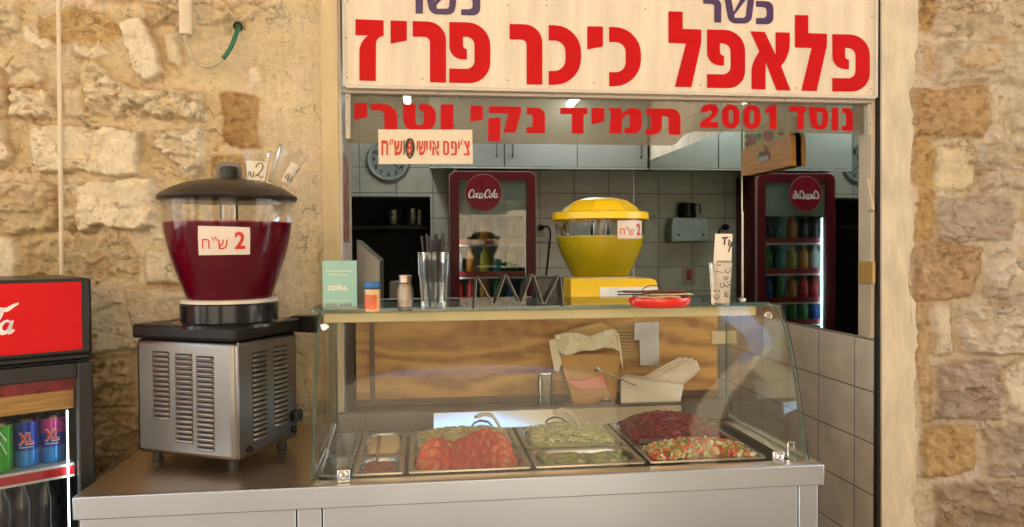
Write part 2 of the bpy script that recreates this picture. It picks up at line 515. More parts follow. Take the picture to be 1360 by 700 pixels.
def stone_wall(x0, x1, y0, y1, step, stones, base, seed, plaster_amp, streak=None, label=''):
    nx, ny = int((x1 - x0) / step) + 1, int((y1 - y0) / step) + 1
    gx, gy = np.meshgrid(np.linspace(x0, x1, nx), np.linspace(y0, y1, ny))
    wx = gx + 6 * fbm(gx / 26, gy / 26, seed, 4) + 2.2 * fbm(gx / 6, gy / 6, seed + 50, 2)
    wy = gy + 6 * fbm(gx / 26 + 40, gy / 26, seed + 9, 4) + 2.2 * fbm(gx / 6, gy / 6 + 30, seed + 60, 2)
    h = plaster_amp * (0.008 * fbm(gx / 70, gy / 70, seed + 1, 4) + .0045 * fbm(gx / 14, gy / 14, seed + 3, 4) + .003 * np.maximum(0, facet(gx / 24, gy / 20, seed + 4)))
    col = np.empty(gx.shape + (3,)); col[:] = base
    t = fbm(gx / 60, gy / 45, seed + 2, 5)
    col *= (1 + .16 * t)[..., None]
    col[..., 2] *= 1 - .16 * np.clip(fbm(gx / 40 + 7, gy / 30, seed + 12, 4), -.6, 1)
    if streak is not None:
        k = sstep(streak[0] - 15, streak[0] + 15, gx)
        sv = fbm(gx / 5, gy / 60, seed + 21, 4)
        h = h * (1 - .75 * k) + k * (.0022 * sv + .0015 * fbm(gx / 8, gy / 8, seed + 22, 3))
        col *= (1 + k * .13 * np.minimum(sv, .4))[..., None]
        pits = (vnoise(gx / 4, gy / 4, seed + 30) > .93) & (k > .5)
        h = np.where(pits, h - .002, h); col[pits] *= .72
    rg_ = (.007 * facet(wx / 34, wy / 20, seed + 61) + .005 * facet(wx / 13, wy / 9, seed + 62) + .004 * fbm(gx / 9, gy / 7, seed + 63, 5, .6))
    h = h + rg_ * (1 if streak is None else 1 - sstep(streak[0] - 60, streak[0] - 20, gx)) * .8
    for (poly, prot, rough, hue, edge, kind) in stones:
        d = sdist(wx, wy, poly)
        m = sstep(-1.0, edge * .62, d)
        inside = sstep(-1.0, 2.0, d)
        if kind == 'smooth':
            r = rough * (.003 * fbm(gx / 22, gy / 22, seed + 5, 5) + .0065 * facet(wx / 44, wy / 36, seed + 6) + .0025 * facet(wx / 15, wy / 11, seed + 66))
        elif kind == 'pitted':
            r = rough * (.009 * fbm(gx / 9, gy / 7, seed + 7, 5, .62) - .010 * (vnoise(gx / 7, gy / 5, seed + 8) > .70) * vnoise(gx / 3, gy / 3, seed + 19))
        else:
            r = rough * (.019 * facet(wx / 38, wy / 20, seed + 5) + .010 * facet(wx / 14 + 3, wy / 8, seed + 15) + .0035 * fbm(gx / 10, gy / 8, seed + 16, 5, .6))
        h = h * (1 - m) + (h * .2 + prot * 1.3 + r * 1.4) * m
        cc = np.array(hue)[None, None, :] * (1 + .14 * fbm(gx / 24, gy / 18, seed + 17, 5))[..., None]
        if kind != 'smooth':
            st = sstep(.05, .5, fbm(gx / 16, gy / 11, seed + 23, 5))[..., None]
            cc = cc * (1 - .20 * st * np.array([.55, .9, 1.3]))
        if kind == 'pitted':
            dk = sstep(.15, .55, fbm(gx / 9, gy / 7, seed + 27, 4))[..., None]
            cc = cc * (1 - .35 * dk * np.array([.8, 1, 1.1]))
        rim = (np.exp(-(d / 3.2) ** 2) * sstep(-.25, .35, fbm(gx / 30, gy / 30, seed + 29, 3)))[..., None]
        col = col * (1 - inside[..., None]) + cc * inside[..., None]
        col = col * (1 - .24 * rim * np.array([.6, 1, 1.4]))
    # cracks and chipped ledges, grime and micro-shadow darkened into their colour
    ck = 1 - np.abs(fbm(gx / 46 + 9, gy / 30, seed + 41, 5, .55)) * 2
    ckm = sstep(.93, .995, ck) * sstep(-.1, .25, fbm(gx / 90, gy / 70, seed + 45, 3))
    if streak is not None: ckm = ckm * (1 - .9 * sstep(streak[0] - 25, streak[0], gx))
    h = h - .008 * ckm
    col = col * (1 - .42 * ckm[..., None] * np.array([.7, 1, 1.3]))
    h = h + .0022 * fbm(gx / 5, gy / 4, seed + 47, 3)
    h = np.clip(h, -.03, .06)
    vs = []
    for j in range(ny):
        for i in range(nx):
            p = P(gx[j, i], gy[j, i], Y=YW)
            vs.append((p.x, YW - h[j, i], p.z))
    fs = [(j * nx + i, j * nx + i + 1, (j + 1) * nx + i + 1, (j + 1) * nx + i) for j in range(ny - 1) for i in range(nx - 1)]
    mb = MB()
    mb.v = [Vector(v) for v in vs]; mb.f = fs; mb.m = [0] * len(fs); mb.c = [tuple(c) for c in np.clip(col, .01, .9).reshape(-1, 3)]
    return mb

# ------------------------------------------------------------------ ground and outside
paving = pbr('paving', (.42, .38, .31), .8, var=.2, scale=3, bump=.3, bscale=20)
g = MB(); g.box(-60, 60, -80, 60, -.5, 0.0)
tag(g.build('ground', paving), kind='structure')
shopfloor = pbr('shop_floor', (.30, .27, .23), .4)
g = MB(); g.box(-3.0, XM - .01, YW + .11, 7.0, .004, .012)
tag(g.build('shop_floor', shopfloor), kind='structure')
ceilp = pbr('ceiling_paint', (.62, .62, .56), .8, scale=3)
g = MB(); g.box(-3.0, XM + .3, YW + .12, 7.2, 2.47, 2.6)
tag(g.build('shop_ceiling', ceilp), kind='structure')

# left stone wall, traced stone by stone
PALE, CREAM, TAN, OCH, BRN = (.72, .605, .43), (.665, .54, .36), (.50, .375, .215), (.49, .335, .16), (.42, .26, .115)
LS = [
 ([(-60, -40), (26, -30), (30, 25), (28, 62), (-60, 66)], .014, 1.0, CREAM, 9, 'rough'),
 ([(100, -40), (238, -40), (238, 7), (190, 4), (150, 5), (100, -3)], .018, .8, CREAM, 8, 'rough'),
 ([(48, 24), (90, 10), (145, 18), (165, 40), (150, 62), (120, 56), (75, 58), (50, 50)], .004, .55, (.55, .385, .185), 10, 'rough'),
 ([(95, 60), (115, 62), (125, 66), (135, 56), (150, 76), (125, 81), (98, 71)], .012, .4, PALE, 5, 'smooth'),
 ([(30, 40), (52, 24), (56, 50), (80, 62), (60, 68), (40, 62)], .010, .5, PALE, 6, 'smooth'),
 ([(163, 33), (190, 25), (202, 43), (211, 70), (220, 100), (198, 110), (178, 98), (170, 70)], .030, .7, PALE, 5, 'smooth'),
 ([(212, 49), (238, 44), (247, 82), (240, 96), (222, 80)], .012, .6, CREAM, 8, 'smooth'),
 ([(190, 10), (236, 12), (236, 38), (205, 40)], .010, .8, TAN, 9, 'rough'),
 ([(114, 105), (132, 84), (150, 100), (170, 112), (200, 121), (270, 123), (272, 163), (225, 160), (200, 150), (185, 158), (150, 160), (118, 150)], .030, 1.25, (.69, .565, .38), 8, 'rough'),
 ([(6, 90), (42, 85), (58, 100), (62, 114), (16, 117)], .016, .8, CREAM, 7, 'rough'),
 ([(-60, 70), (4, 90), (12, 117), (-60, 118)], .012, .9, TAN, 8, 'rough'),
 ([(16, 119), (44, 117), (72, 120), (76, 160), (28, 160), (14, 158)], .024, .75, PALE, 5, 'rough'),
 ([(84, 118), (112, 115), (118, 156), (84, 158)], .010, .5, CREAM, 8, 'smooth'),
 ([(-60, 120), (12, 119), (12, 159), (-60, 160)], .020, 1.0, CREAM, 6, 'rough'),
 ([(-60, 164), (12, 165), (20, 210), (10, 222), (-60, 224)], .030, .6, PALE, 5, 'smooth'),
 ([(43, 166), (100, 168), (160, 172), (189, 174), (188, 236), (150, 234), (112, 228), (80, 233), (52, 230), (46, 200)], .032, .95, (.74, .615, .43), 4, 'smooth'),
 ([(206, 178), (250, 173), (273, 174), (272, 226), (254, 238), (246, 226), (226, 214), (206, 196)], .028, 1.0, PALE, 5, 'rough'),
 ([(-60, 240), (62, 239), (78, 250), (82, 308), (40, 313), (-60, 314)], .016, .95, (.585, .455, .28), 10, 'rough'),
 ([(108, 250), (132, 240), (205, 237), (214, 258), (212, 300), (190, 306), (160, 308), (140, 300), (112, 312), (106, 300)], .040, .9, (.74, .61, .42), 5, 'smooth'),
 ([(86, 246), (112, 242), (110, 300), (96, 312), (86, 300)], .018, 1.0, CREAM, 6, 'rough'),
 ([(-60, 313), (26, 313), (31, 345), (30, 372), (-60, 374)], .022, .6, PALE, 6, 'smooth'),
 ([(36, 328), (60, 318), (110, 320), (170, 316), (184, 340), (182, 372), (38, 374)], .000, .8, (.545, .42, .25), 9, 'rough'),
 ([(196, 332), (222, 332), (242, 378), (194, 378)], .014, .5, CREAM, 7, 'smooth'),
 ([(-60, 382), (110, 378), (186, 382), (252, 386), (252, 462), (120, 468), (-60, 466)], .026, .9, CREAM, 7, 'smooth'),
 ([(-60, 474), (180, 473), (182, 540), (60, 546), (-60, 544)], .022, 1.0, (.52, .36, .18), 8, 'rough'),
 ([(-60, 550), (190, 548), (190, 640), (-60, 640)], .022, 1.1, (.47, .31, .15), 8, 'rough'),
 ([(196, 480), (260, 478), (330, 482), (330, 560), (196, 560)], .02, .8, TAN, 7, 'rough'),
 ([(-60, 650), (200, 646), (330, 650), (330, 720), (-60, 720)], .022, 1.0, TAN, 8, 'rough'),
 ([(284, 0), (325, -20), (352, 8), (330, 34), (300, 28), (282, 34)], .012, .9, (.66, .53, .34), 6, 'rough'),
 ([(295, 124), (345, 126), (347, 196), (322, 197), (296, 190)], .006, .8, BRN, 5, 'pitted'),
 ([(332, 90), (342, 86), (347, 100), (346, 118), (333, 118)], .006, .3, PALE, 6, 'smooth'),
 ([(284, 206), (322, 203), (332, 214), (322, 252), (284, 250)], .008, .6, OCH, 6, 'pitted'),
 ([(200, 300), (214, 296), (222, 318), (206, 322)], .01, .4, PALE, 5, 'smooth'),
]
XL0 = -150
mb = stone_wall(XL0, 430, -70, 760, 2.0, LS, (.63, .50, .315), 11, 1.0, streak=(335,))
zl = P(0, -70, Y=YW).z
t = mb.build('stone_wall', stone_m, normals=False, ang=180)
tag(t, 'cream rough stone wall with plaster behind the red drink dispenser', 'wall')
RS = [
 ([(1242, -40), (1420, -40), (1420, 50), (1300, 52), (1240, 50)], .010, .6, (0.530, 0.424, 0.293), 9, 'rough'),
 ([(1240, 58), (1300, 55), (1420, 60), (1420, 112), (1300, 112), (1242, 112)], .012, .7, (0.530, 0.440, 0.317), 9, 'rough'),
 ([(1268, 72), (1320, 66), (1318, 88), (1272, 94)], .016, .4, (0.530, 0.402, 0.232), 6, 'smooth'),
 ([(1214, 119), (1308, 116), (1307, 184), (1240, 184), (1213, 186)], .014, .8, (0.450, 0.300, 0.150), 4, 'pitted'),
 ([(1312, 122), (1322, 126), (1320, 160), (1310, 165)], .014, .5, (0.583, 0.484, 0.342), 4, 'smooth'),
 ([(1340, 150), (1360, 132), (1420, 128), (1420, 180), (1342, 184)], .016, .8, (0.551, 0.451, 0.329), 6, 'rough'),
 ([(1242, 196), (1290, 193), (1290, 250), (1243, 256)], .012, .4, (0.620, 0.506, 0.329), 6, 'smooth'),
 ([(1298, 190), (1420, 190), (1420, 252), (1300, 250)], .022, 1.15, (0.551, 0.451, 0.342), 6, 'rough'),
 ([(1242, 264), (1300, 260), (1344, 259), (1342, 320), (1243, 323)], .014, .6, (0.424, 0.336, 0.256), 5, 'rough'),
 ([(1356, 240), (1420, 240), (1420, 300), (1356, 296)], .012, .5, (0.466, 0.352, 0.220), 5, 'smooth'),
 ([(1212, 327), (1260, 323), (1300, 328), (1298, 360), (1290, 394), (1212, 398)], .014, .9, (0.440, 0.300, 0.170), 4, 'pitted'),
 ([(1303, 350), (1322, 326), (1420, 322), (1420, 394), (1310, 394)], .022, 1.1, (0.594, 0.501, 0.390), 6, 'rough'),
 ([(1273, 405), (1330, 400), (1420, 402), (1420, 470), (1274, 470)], .024, 1.2, (0.615, 0.517, 0.409), 6, 'rough'),
 ([(1238, 402), (1262, 400), (1264, 470), (1240, 472)], .012, .6, (0.625, 0.522, 0.390), 6, 'smooth'),
 ([(1245, 482), (1320, 478), (1328, 500), (1326, 556), (1244, 558)], .018, .9, (0.424, 0.330, 0.262), 6, 'rough'),
 ([(1328, 492), (1350, 478), (1420, 476), (1420, 552), (1348, 548), (1330, 520)], .014, .4, (0.636, 0.533, 0.403), 7, 'smooth'),
 ([(1222, 565), (1297, 564), (1292, 624), (1226, 632)], .014, .7, (0.470, 0.320, 0.145), 5, 'pitted'),
 ([(1306, 566), (1420, 560), (1420, 632), (1308, 630)], .018, 1.0, (0.424, 0.341, 0.262), 6, 'rough'),
 ([(1238, 640), (1420, 636), (1420, 704), (1240, 704)], .020, 1.1, (0.370, 0.285, 0.200), 6, 'rough'),
 ([(1230, 712), (1420, 710), (1420, 760), (1230, 760)], .020, 1.0, (0.445, 0.352, 0.262), 6, 'rough'),
 ([(1216, 188), (1242, 190), (1240, 260), (1238, 322), (1214, 322)], .003, .7, (0.470, 0.315, 0.140), 3, 'pitted'),
 ([(1217, 400), (1236, 402), (1234, 470), (1238, 560), (1222, 560), (1214, 470)], .003, .7, (0.498, 0.358, 0.195), 3, 'pitted'),
 ([(1220, -40), (1240, -40), (1242, 20), (1234, 46), (1222, 40)], .003, .8, (0.450, 0.300, 0.130), 3, 'pitted'),
 ([(1226, 52), (1238, 60), (1236, 98), (1228, 100)], .003, .5, (0.530, 0.385, 0.232), 3, 'pitted'),
]
for k in range(8):
    yy = -40 + k * 98
    RS.append(([(1430, yy), (1540, yy - 3), (1540, yy + 86), (1428, yy + 88)], .018, 1.0, (.5, .39, .25), 7, 'rough'))
mb = stone_wall(1203, 1530, -70, 780, 2.3, RS, (.56, .465, .35), 77, .9)
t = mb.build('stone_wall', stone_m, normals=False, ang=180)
tag(t, 'grey and tan stone wall with brown blocks right of the kiosk opening', 'wall')

# rendered (plastered) masonry around: jambs, the wall above and beyond the frame
plas = pbr('jamb_plaster', (.60, .46, .255), .85, var=.10, scale=5, bump=.28, bscale=55, stretch=(6, 1, 1))
plas2 = pbr('pilaster_plaster', (.615, .52, .375), .85, var=.14, scale=9, bump=.22, bscale=40, stretch=(3, 1, 1))
xa, xb = P(428, 300, Y=YW - .014).x, P(451, 300, Y=YW - .014).x
mb = MB(); mb.box(xa, xb, YW - .014, YW + .30, 0, 2.6)
tag(mb.build('door_jamb', plas, bevel=.006), 'smooth yellow plaster jamb strip left of the shop sign', 'jamb')
xr0, xr1 = P(1171, 300, Y=YW - .012).x, P(1214, 300, Y=YW - .012).x
# ragged right edge of the pilaster plaster
edge = [(1213, -70)]
random.seed(3)
yy = -60
while yy < 770:
    edge.append((1213 + 3 * math.sin(yy * .045) + random.uniform(-3.5, 3.5) + (-3 if 110 < yy < 400 else 3), yy)); yy += random.uniform(7, 16)
edge.append((1216, 775))
mb = MB()
f2 = lambda u, v, d=0: P(u, v, Y=YW - .012) + Vector((0, d, 0))
mb.prism([[(1171, -70)] + edge + [(1171, 775)]], f2, 0, .03)
mb.box(xr0 + .004, xr0 + .05, YW + .018, YW + .30, 0, 2.6)
tag(mb.build('pilaster', plas2, bevel=.003), 'pale plaster strip between the kiosk opening and the right stone wall', 'pilaster')
outp = pbr('outer_masonry', (.56, .43, .26), .9, var=.15, scale=4, bump=.4, bscale=12)
xL = P(XL0, 300, Y=YW).x; xR = P(1530, 300, Y=YW).x
mb = MB()
mb.box(-9, xL + .02, YW, YW + .3, 0, 2.4)
mb.box(xR - .02, 9, YW, YW + .3, 0, 2.4)
mb.box(xL + .02, xa - .002, YW + .06, YW + .3, 0, 2.4)
mb.box(xr0 + .056, xR - .02, YW + .06, YW + .3, 0, 2.4)
mb.box(-9, xa - .01, YW - .002, 8, 2.4, 6.0)
mb.box(xa - .01, xr0 + .06, YW + .02, 8, 2.62, 6.0)
mb.box(xr0 + .06, 9, YW - .002, 8, 2.4, 6.0)
tag(mb.build('shop_building', outp), 'sand coloured stone building that houses the falafel kiosk', 'building')
# near-black colour standing in for shade inside narrow gaps and holes
slot = pbr('dark_gap', (.02, .017, .014), .9)
# arcade over the pavement in front, and the sunlit house opposite
arc = pbr('arcade_stone', (.55, .45, .30), .9, var=.15, scale=2, bump=.4, bscale=9)
mb = MB()
GA, GB = 2.58, 2.86          # sky slit added in the unseen arcade for a blue reflection in the case
Y0, Y1 = -2.6, -3.1
hgt, zs, rad = 4.9, 3.2, 1.25
ctrs = [-5.9, -2.7, .5]  # no arch at the right: solid wall added to darken the counter's right end
top = []
loop = [(-8, 0), (-8, hgt), (3.27, hgt), (3.15, 4.4), (2.99, 3.85), (2.99, 0)]
for cx in reversed(ctrs):
    loop += [(cx + rad, 0)] + [(cx + rad * math.cos(R(a)), zs + rad * math.sin(R(a))) for a in range(0, 181, 12)] + [(cx - rad, 0)]
mb.prism([loop], lambda u, v, d: Vector((u, d, v)), Y1, Y0)
rb = [(2.992, 0), (2.992, 3.85), (3.40, 4.4), (3.52, hgt), (8.4, hgt), (8.4, 0)]
mb.loft([[Vector((x_, Y0, z_)) for x_, z_ in rb], [Vector((x_ + (.34 if 3.3 < x_ < 8 else 0), Y1, z_)) for x_, z_ in rb]], cap0=True, cap1=True)
tag(mb.build('arcade', arc, ang=25), 'stone arcade of round arches facing the kiosk across the pavement', 'arcade')
ey = lambda y: 2.44 - .368 * y  # roof edge slanted along the added sky slit
mb = MB()
for pg in ([(-8, Y1), (ey(Y1), Y1), (ey(YW - .004), YW - .004), (-8, YW - .004)], [(ey(Y1) + .27, Y1), (8.4, Y1), (8.4, YW - .004), (ey(YW - .004) + .27, YW - .004)]):
    mb.prism([pg], lambda u, v, d: Vector((u, v, hgt + .002 + d)), 0, .06)
tag(mb.build('arcade_ceiling', pbr('arcade_plaster', (.62, .52, .36), .9, scale=2)), kind='structure')
mb = MB()
def hole(x, z, w_, h_): return [(x, z), (x + w_, z), (x + w_, z + h_), (x, z + h_)]
holes = [hole(-13 + 3.2 * k, zz, 1.1, 1.7) for k in range(9) for zz in (1.0, 4.2, 7.0) if not -5 < -13 + 3.2 * k < 10]
mb.prism([[(-16, 0), (18, 0), (18, 9.5), (-16, 9.5)]] + holes, lambda u, v, d: Vector((u, d, v)), -13, -14)
mb.box(-16, 18, -14.3, -14.05, 0, 9.5, mi=1)
op = thing('opposite_house', (1, -13.5, 0), 'sunlit stone house across the street', 'building')
mb.build('facade', [pbr('house_stone', (.30, .235, .15), .9, var=.2, scale=2, bump=.4, bscale=9), pbr('dark_room', (.05, .05, .05), .4)], op)

# ------------------------------------------------------------------ the shop's inside
tile_side = tile_mat('side_tiles', 1, (.86, .72, .585), .228, .1695, (2.321 - .228 * 4 + .002, .984 - .1695 * 5 + .002), (.25, .20, .155), .0028, .3)
tile_back = tile_mat('back_tiles', 0, (.52, .52, .46), .24, .1695, (XM - .179, .984 - .1695 * 5 + .002), (.22, .21, .19), .004, .3)
zm0, zm1 = 1.162, 2.02
xo = .055    # right edge of the dark kitchen opening
mb = MB(); mb.box(XM, XM + .12, YW + .02, YB + .2, 0, zm0 - .002); mb.box(XM + .012, XM + .12, YW + .02, YB + .2, zm0 - .002, 2.6)
tag(mb.build('side_wall', [tile_side]), 'beige tiled side wall at right of the counter, below the mirror', 'wall')
mb = MB(); mb.box(xo, XM, YB, YB + .2, 0, 2.47); mb.box(-3.0, xo, YB, YB + .2, 1.81, 2.47)
tag(mb.build('back_wall', [tile_back]), 'grey tiled back wall of the shop behind the tall cooler', 'wall')
dk = pbr('near_black_wall', (.035, .032, .03), .5)  # near-black base colour for every wall of the kitchen room
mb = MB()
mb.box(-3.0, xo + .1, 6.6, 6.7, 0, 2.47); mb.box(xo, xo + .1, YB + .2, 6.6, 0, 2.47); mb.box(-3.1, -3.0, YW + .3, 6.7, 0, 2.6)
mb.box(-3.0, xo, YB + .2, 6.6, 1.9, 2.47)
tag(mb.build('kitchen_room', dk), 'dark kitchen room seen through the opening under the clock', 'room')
# inner face of the front wall, left of the opening
mb = MB(); mb.box(-3.0, xb, YW + .302, YW + .34, 0, 2.47)
tag(mb.build('front_wall', pbr('inner_paint', (.35, .34, .31), .7)), 'inner face of the shop wall left of the opening', 'wall')

# mirror in two sheets
mir, n_, b_ = nodes_of('mirror_glass')
b_.inputs['Base Color'].default_value = (.70, .76, .73, 1); b_.inputs['Metallic'].default_value = 1; b_.inputs['Roughness'].default_value = .025
nz_ = n_.nodes.new('ShaderNodeTexNoise'); nz_.inputs['Scale'].default_value = 3
mr_ = n_.nodes.new('ShaderNodeMapRange'); mr_.inputs['To Min'].default_value = .0; mr_.inputs['To Max'].default_value = .05
n_.links.new(nz_.outputs[0], mr_.inputs[0]); n_.links.new(mr_.outputs[0], b_.inputs['Roughness'])
ys = P(985, 300, X=XM).y
yn = P(1143, 300, X=XM).y
edge_m = steel('mirror_edge', (.6, .62, .6), .25)
for (a_, c_, z_, lb) in ((ys + .004, YB - .002, zm1, 'inner mirror sheet reaching the back corner of the right side wall'),
                         (yn, ys - .004, 2.46, 'mirror sheet nearest the street, reflecting the red cooler')):
    t = thing('wall_mirror', (XM, (a_ + c_) / 2, zm0), lb, 'mirror', 'mirrors on the side wall')
    mb = MB(); mb.box(XM - .0, XM + .008, a_, c_, zm0, z_); mb.build('mirror_sheet', mir, t, smooth=False)
    for e_ in (a_ - .003, c_):
        mb = MB(); mb.box(XM - .003, XM + .009, e_, e_ + .003, zm0, z_); mb.build('edge_trim', edge_m, t)
# cream painted post between the mirror and the pilaster
post = pbr('cream_paint', (.62, .50, .35), .55, var=.1, scale=9, bump=.1, bscale=30)
xg0, xg1 = P(1166.5, 300, Y=YW - .004).x, P(1171.6, 300, Y=YW - .004).x
mb = MB(); mb.box(xg0, xg1, YW - .004, YW + .015, 0, 2.6)  # solid dark strip painted where the gap is only shaded
tag(mb.build('gap_shade', slot), 'narrow dark strip standing in for the shade in the gap beside the right plaster pilaster', 'shade_strip')
mb = MB(); mb.box(XM - .012, XM + .011, YW + .016, yn - .006, zm0 + .0, 2.42)
xz = XM - .012
tag(mb.build('window_post', post, bevel=.002), 'chipped cream window post at the right of the opening', 'post')
# small things on that post
mb = MB()
a, b = P(1144, 347, X=xz), P(1163, 377, X=xz)
mb.box(xz - .012, xz - .0005, min(a.y, b.y), max(a.y, b.y), min(a.z, b.z), max(a.z, b.z))
tag(mb.build('wood_block', pbr('yellow_wood', (.50, .29, .085), .5, stretch=(1, 8, 1)), bevel=.002), 'small square wooden block fixed on the cream window post', 'block')
mb = MB()
a, b = P(1153, 238, X=xz), P(1160, 280, X=xz)
dv = (b - a).normalized(); sdv = Vector((-1, 0, 0)).cross(dv)
T = Matrix((( -1, sdv.x, dv.x, 0), (0, sdv.y, dv.y, 0), (0, sdv.z, dv.z, 0), (0, 0, 0, 1)))
T = Matrix.Translation(a) @ T
mb.box(.001, .010, -.012, .012, 0, (b - a).length, T=T)
tag(mb.build('latch_bar', post, bevel=.003), 'tilted cream wooden latch bar on the window post', 'latch')
# ------------------------------------------------------------------ the big sign
red = pbr('red_vinyl', (.52, .005, .007), .45, var=.05, spec=.12)
purple = pbr('purple_vinyl', (.055, .02, .09), .4, var=.08)
signp = pbr('sign_panel', (.725, .61, .475), .42, var=.10, scale=4, stretch=(6, 1, .6), spec=.3)
alu = pbr('cream_alu', (.60, .53, .44), .45, var=.08, scale=6)
screwm = pbr('screw_metal', (.14, .11, .09), .5, .6)
YS = YW - .004
a, b = P(457, 60, Y=YS), P(1163.5, 60, Y=YS)
zb = P(458, 114, Y=YS).z
zb2 = P(1164, 127, Y=YS).z
zbot = (zb + zb2) / 2
ZT = zbot + .46
sg = thing('shop_sign', ((a.x + b.x) / 2, YS, zbot), 'large cream sign board with big red Hebrew lettering above the opening', 'sign')
mb = MB(); mb.box(a.x, b.x, YS, YS + .03, zbot, ZT)
mb.build('panel', signp, sg, bevel=.003)
for u0_, u1_ in ((a.x - .004, a.x + .004), (b.x - .006, b.x + .004)):
    mb = MB(); mb.box(u0_, u1_, YS - .006, YS + .035, zbot - .005, ZT); mb.build('edge_trim', alu, sg, bevel=.0015)
mb = MB()
mb.box(a.x + .0042, b.x - .0062, YS - .010, YS + .02, zbot - .010, zbot - .0005)
mb.build('edge_trim', alu, sg, bevel=.0015)
def lett(mb, ox, oy, s, polys, Y, lift=.0015, mi=0):
    f = lambda u, v, d=0: P(ox + u / s, oy + v / s, Y=Y - lift)
    for p in polys:
        loops = [rnd(l) for l in p] if isinstance(p[0], list) else [rnd(p)]
        mb.prism(loops, f, sides=False, mi=mi)
mb = MB()
lett(mb, 440, 0, 5.383, [
 [(172, 137), (374, 145), (374, 258), (320, 262, 50), (318, 580), (200, 576), (200, 292, 75), (264, 254), (172, 252)],
 [(424, 146), (540, 150), (540, 290), (424, 313)],
 [(582, 150), (820, 158, 130), (820, 592), (705, 588), (705, 264, 40), (582, 262)],
 [(843, 157), (1137, 162, 165), (1137, 597, 150), (843, 592), (843, 490), (1024, 493, 60), (1024, 263, 60), (942, 263), (942, 350, 30), (970, 350), (970, 425), (845, 425, 95)]], YS)
mb.build('red_lettering', red, sg, smooth=False); mb = MB()
lett(mb, 660, 0, 5.383, [
 [(90, 171), (325, 176, 130), (325, 606), (212, 604), (212, 285, 35), (90, 282)],
 [(370, 179), (602, 183, 190), (602, 608, 190), (370, 607), (370, 507), (490, 507, 80), (490, 290, 80), (370, 290)],
 [(645, 188), (758, 190), (758, 333), (645, 355)],
 [(802, 192), (1030, 196, 190), (1030, 617, 190), (802, 617), (802, 516), (920, 516, 70), (920, 302, 70), (802, 300)]], YS)
mb.build('red_lettering', red, sg, smooth=False); mb = MB()
lett(mb, 870, 0, 4.387, [
 [(78, 66), (161, 68), (161, 168), (270, 172), (270, 250, 20), (212, 508), (115, 506), (180, 255), (78, 250)],
 [(303, 172), (525, 176, 120), (525, 516, 100), (303, 512), (303, 432), (440, 434, 45), (440, 255, 45), (378, 253), (378, 322, 20), (402, 324), (402, 382), (303, 380, 75)],
 [(555, 182), (640, 186), (702, 318), (702, 188), (785, 190), (785, 320, 60), (735, 385), (790, 528), (708, 526), (645, 365), (643, 522), (562, 520), (562, 370, 50), (608, 300)],
 [(815, 87), (893, 89), (893, 193), (1002, 197), (1002, 265, 20), (942, 531), (852, 529), (912, 280), (815, 277)],
 [(1033, 199), (1252, 202, 120), (1252, 536, 110), (1033, 533), (1033, 455), (1168, 457, 45), (1168, 280, 45), (1108, 280), (1108, 345, 18), (1130, 347), (1130, 404), (1033, 402, 75)]], YS)
mb.build('red_lettering', red, sg, smooth=False)
mb = MB()
lett(mb, 870, 0, 4.387, [
 [(588, 5), (690, 8, 40), (690, 143, 40), (588, 140), (588, 105), (650, 105, 22), (650, 42, 22), (588, 40)],
 [(405, -5), (445, -5), (458, 70), (498, -5), (532, -5), (462, 88), (464, 104), (528, 104, 18), (540, -5), (578, -5), (560, 137, 40), (430, 137, 40)],
 [(280, -8), (387, -6, 40), (385, 132), (345, 130), (345, 24, 15), (280, 22)]], YS)
mb.build('purple_lettering', purple, sg, smooth=False); mb = MB()
lett(mb, 440, 0, 5.383, [
 [(928, -57), (1067, -55, 50), (1063, 112, 50), (928, 108), (928, 66), (1010, 66, 25), (1010, -12, 25), (928, -12)],
 [(672, -60), (722, -60), (742, 10), (792, -60), (838, -60), (752, 38), (755, 62), (840, 62, 20), (852, -60), (900, -60), (882, 106, 50), (705, 102, 50)],
 [(522, -60), (657, -58, 50), (655, 98), (602, 97), (602, -10, 15), (522, -12)]], YS)
mb.build('purple_lettering', purple, sg, smooth=False)
mb = MB()
for px, py in ((462, 2), (461, 103), (561, 105), (674, 107), (675, 7), (726, 7), (789, 110), (857, 12), (1158, 22), (1156, 118), (930, 113), (1057, 117), (460, 50)):
    p = P(px, py, Y=YS); mb = MB(); mb.lathe([(.0022, 0), (.0022, .0012)], n=8, T=Matrix.Translation(p) @ Matrix.Rotation(R(90), 4, 'X')); mb.build('screw', screwm, sg)

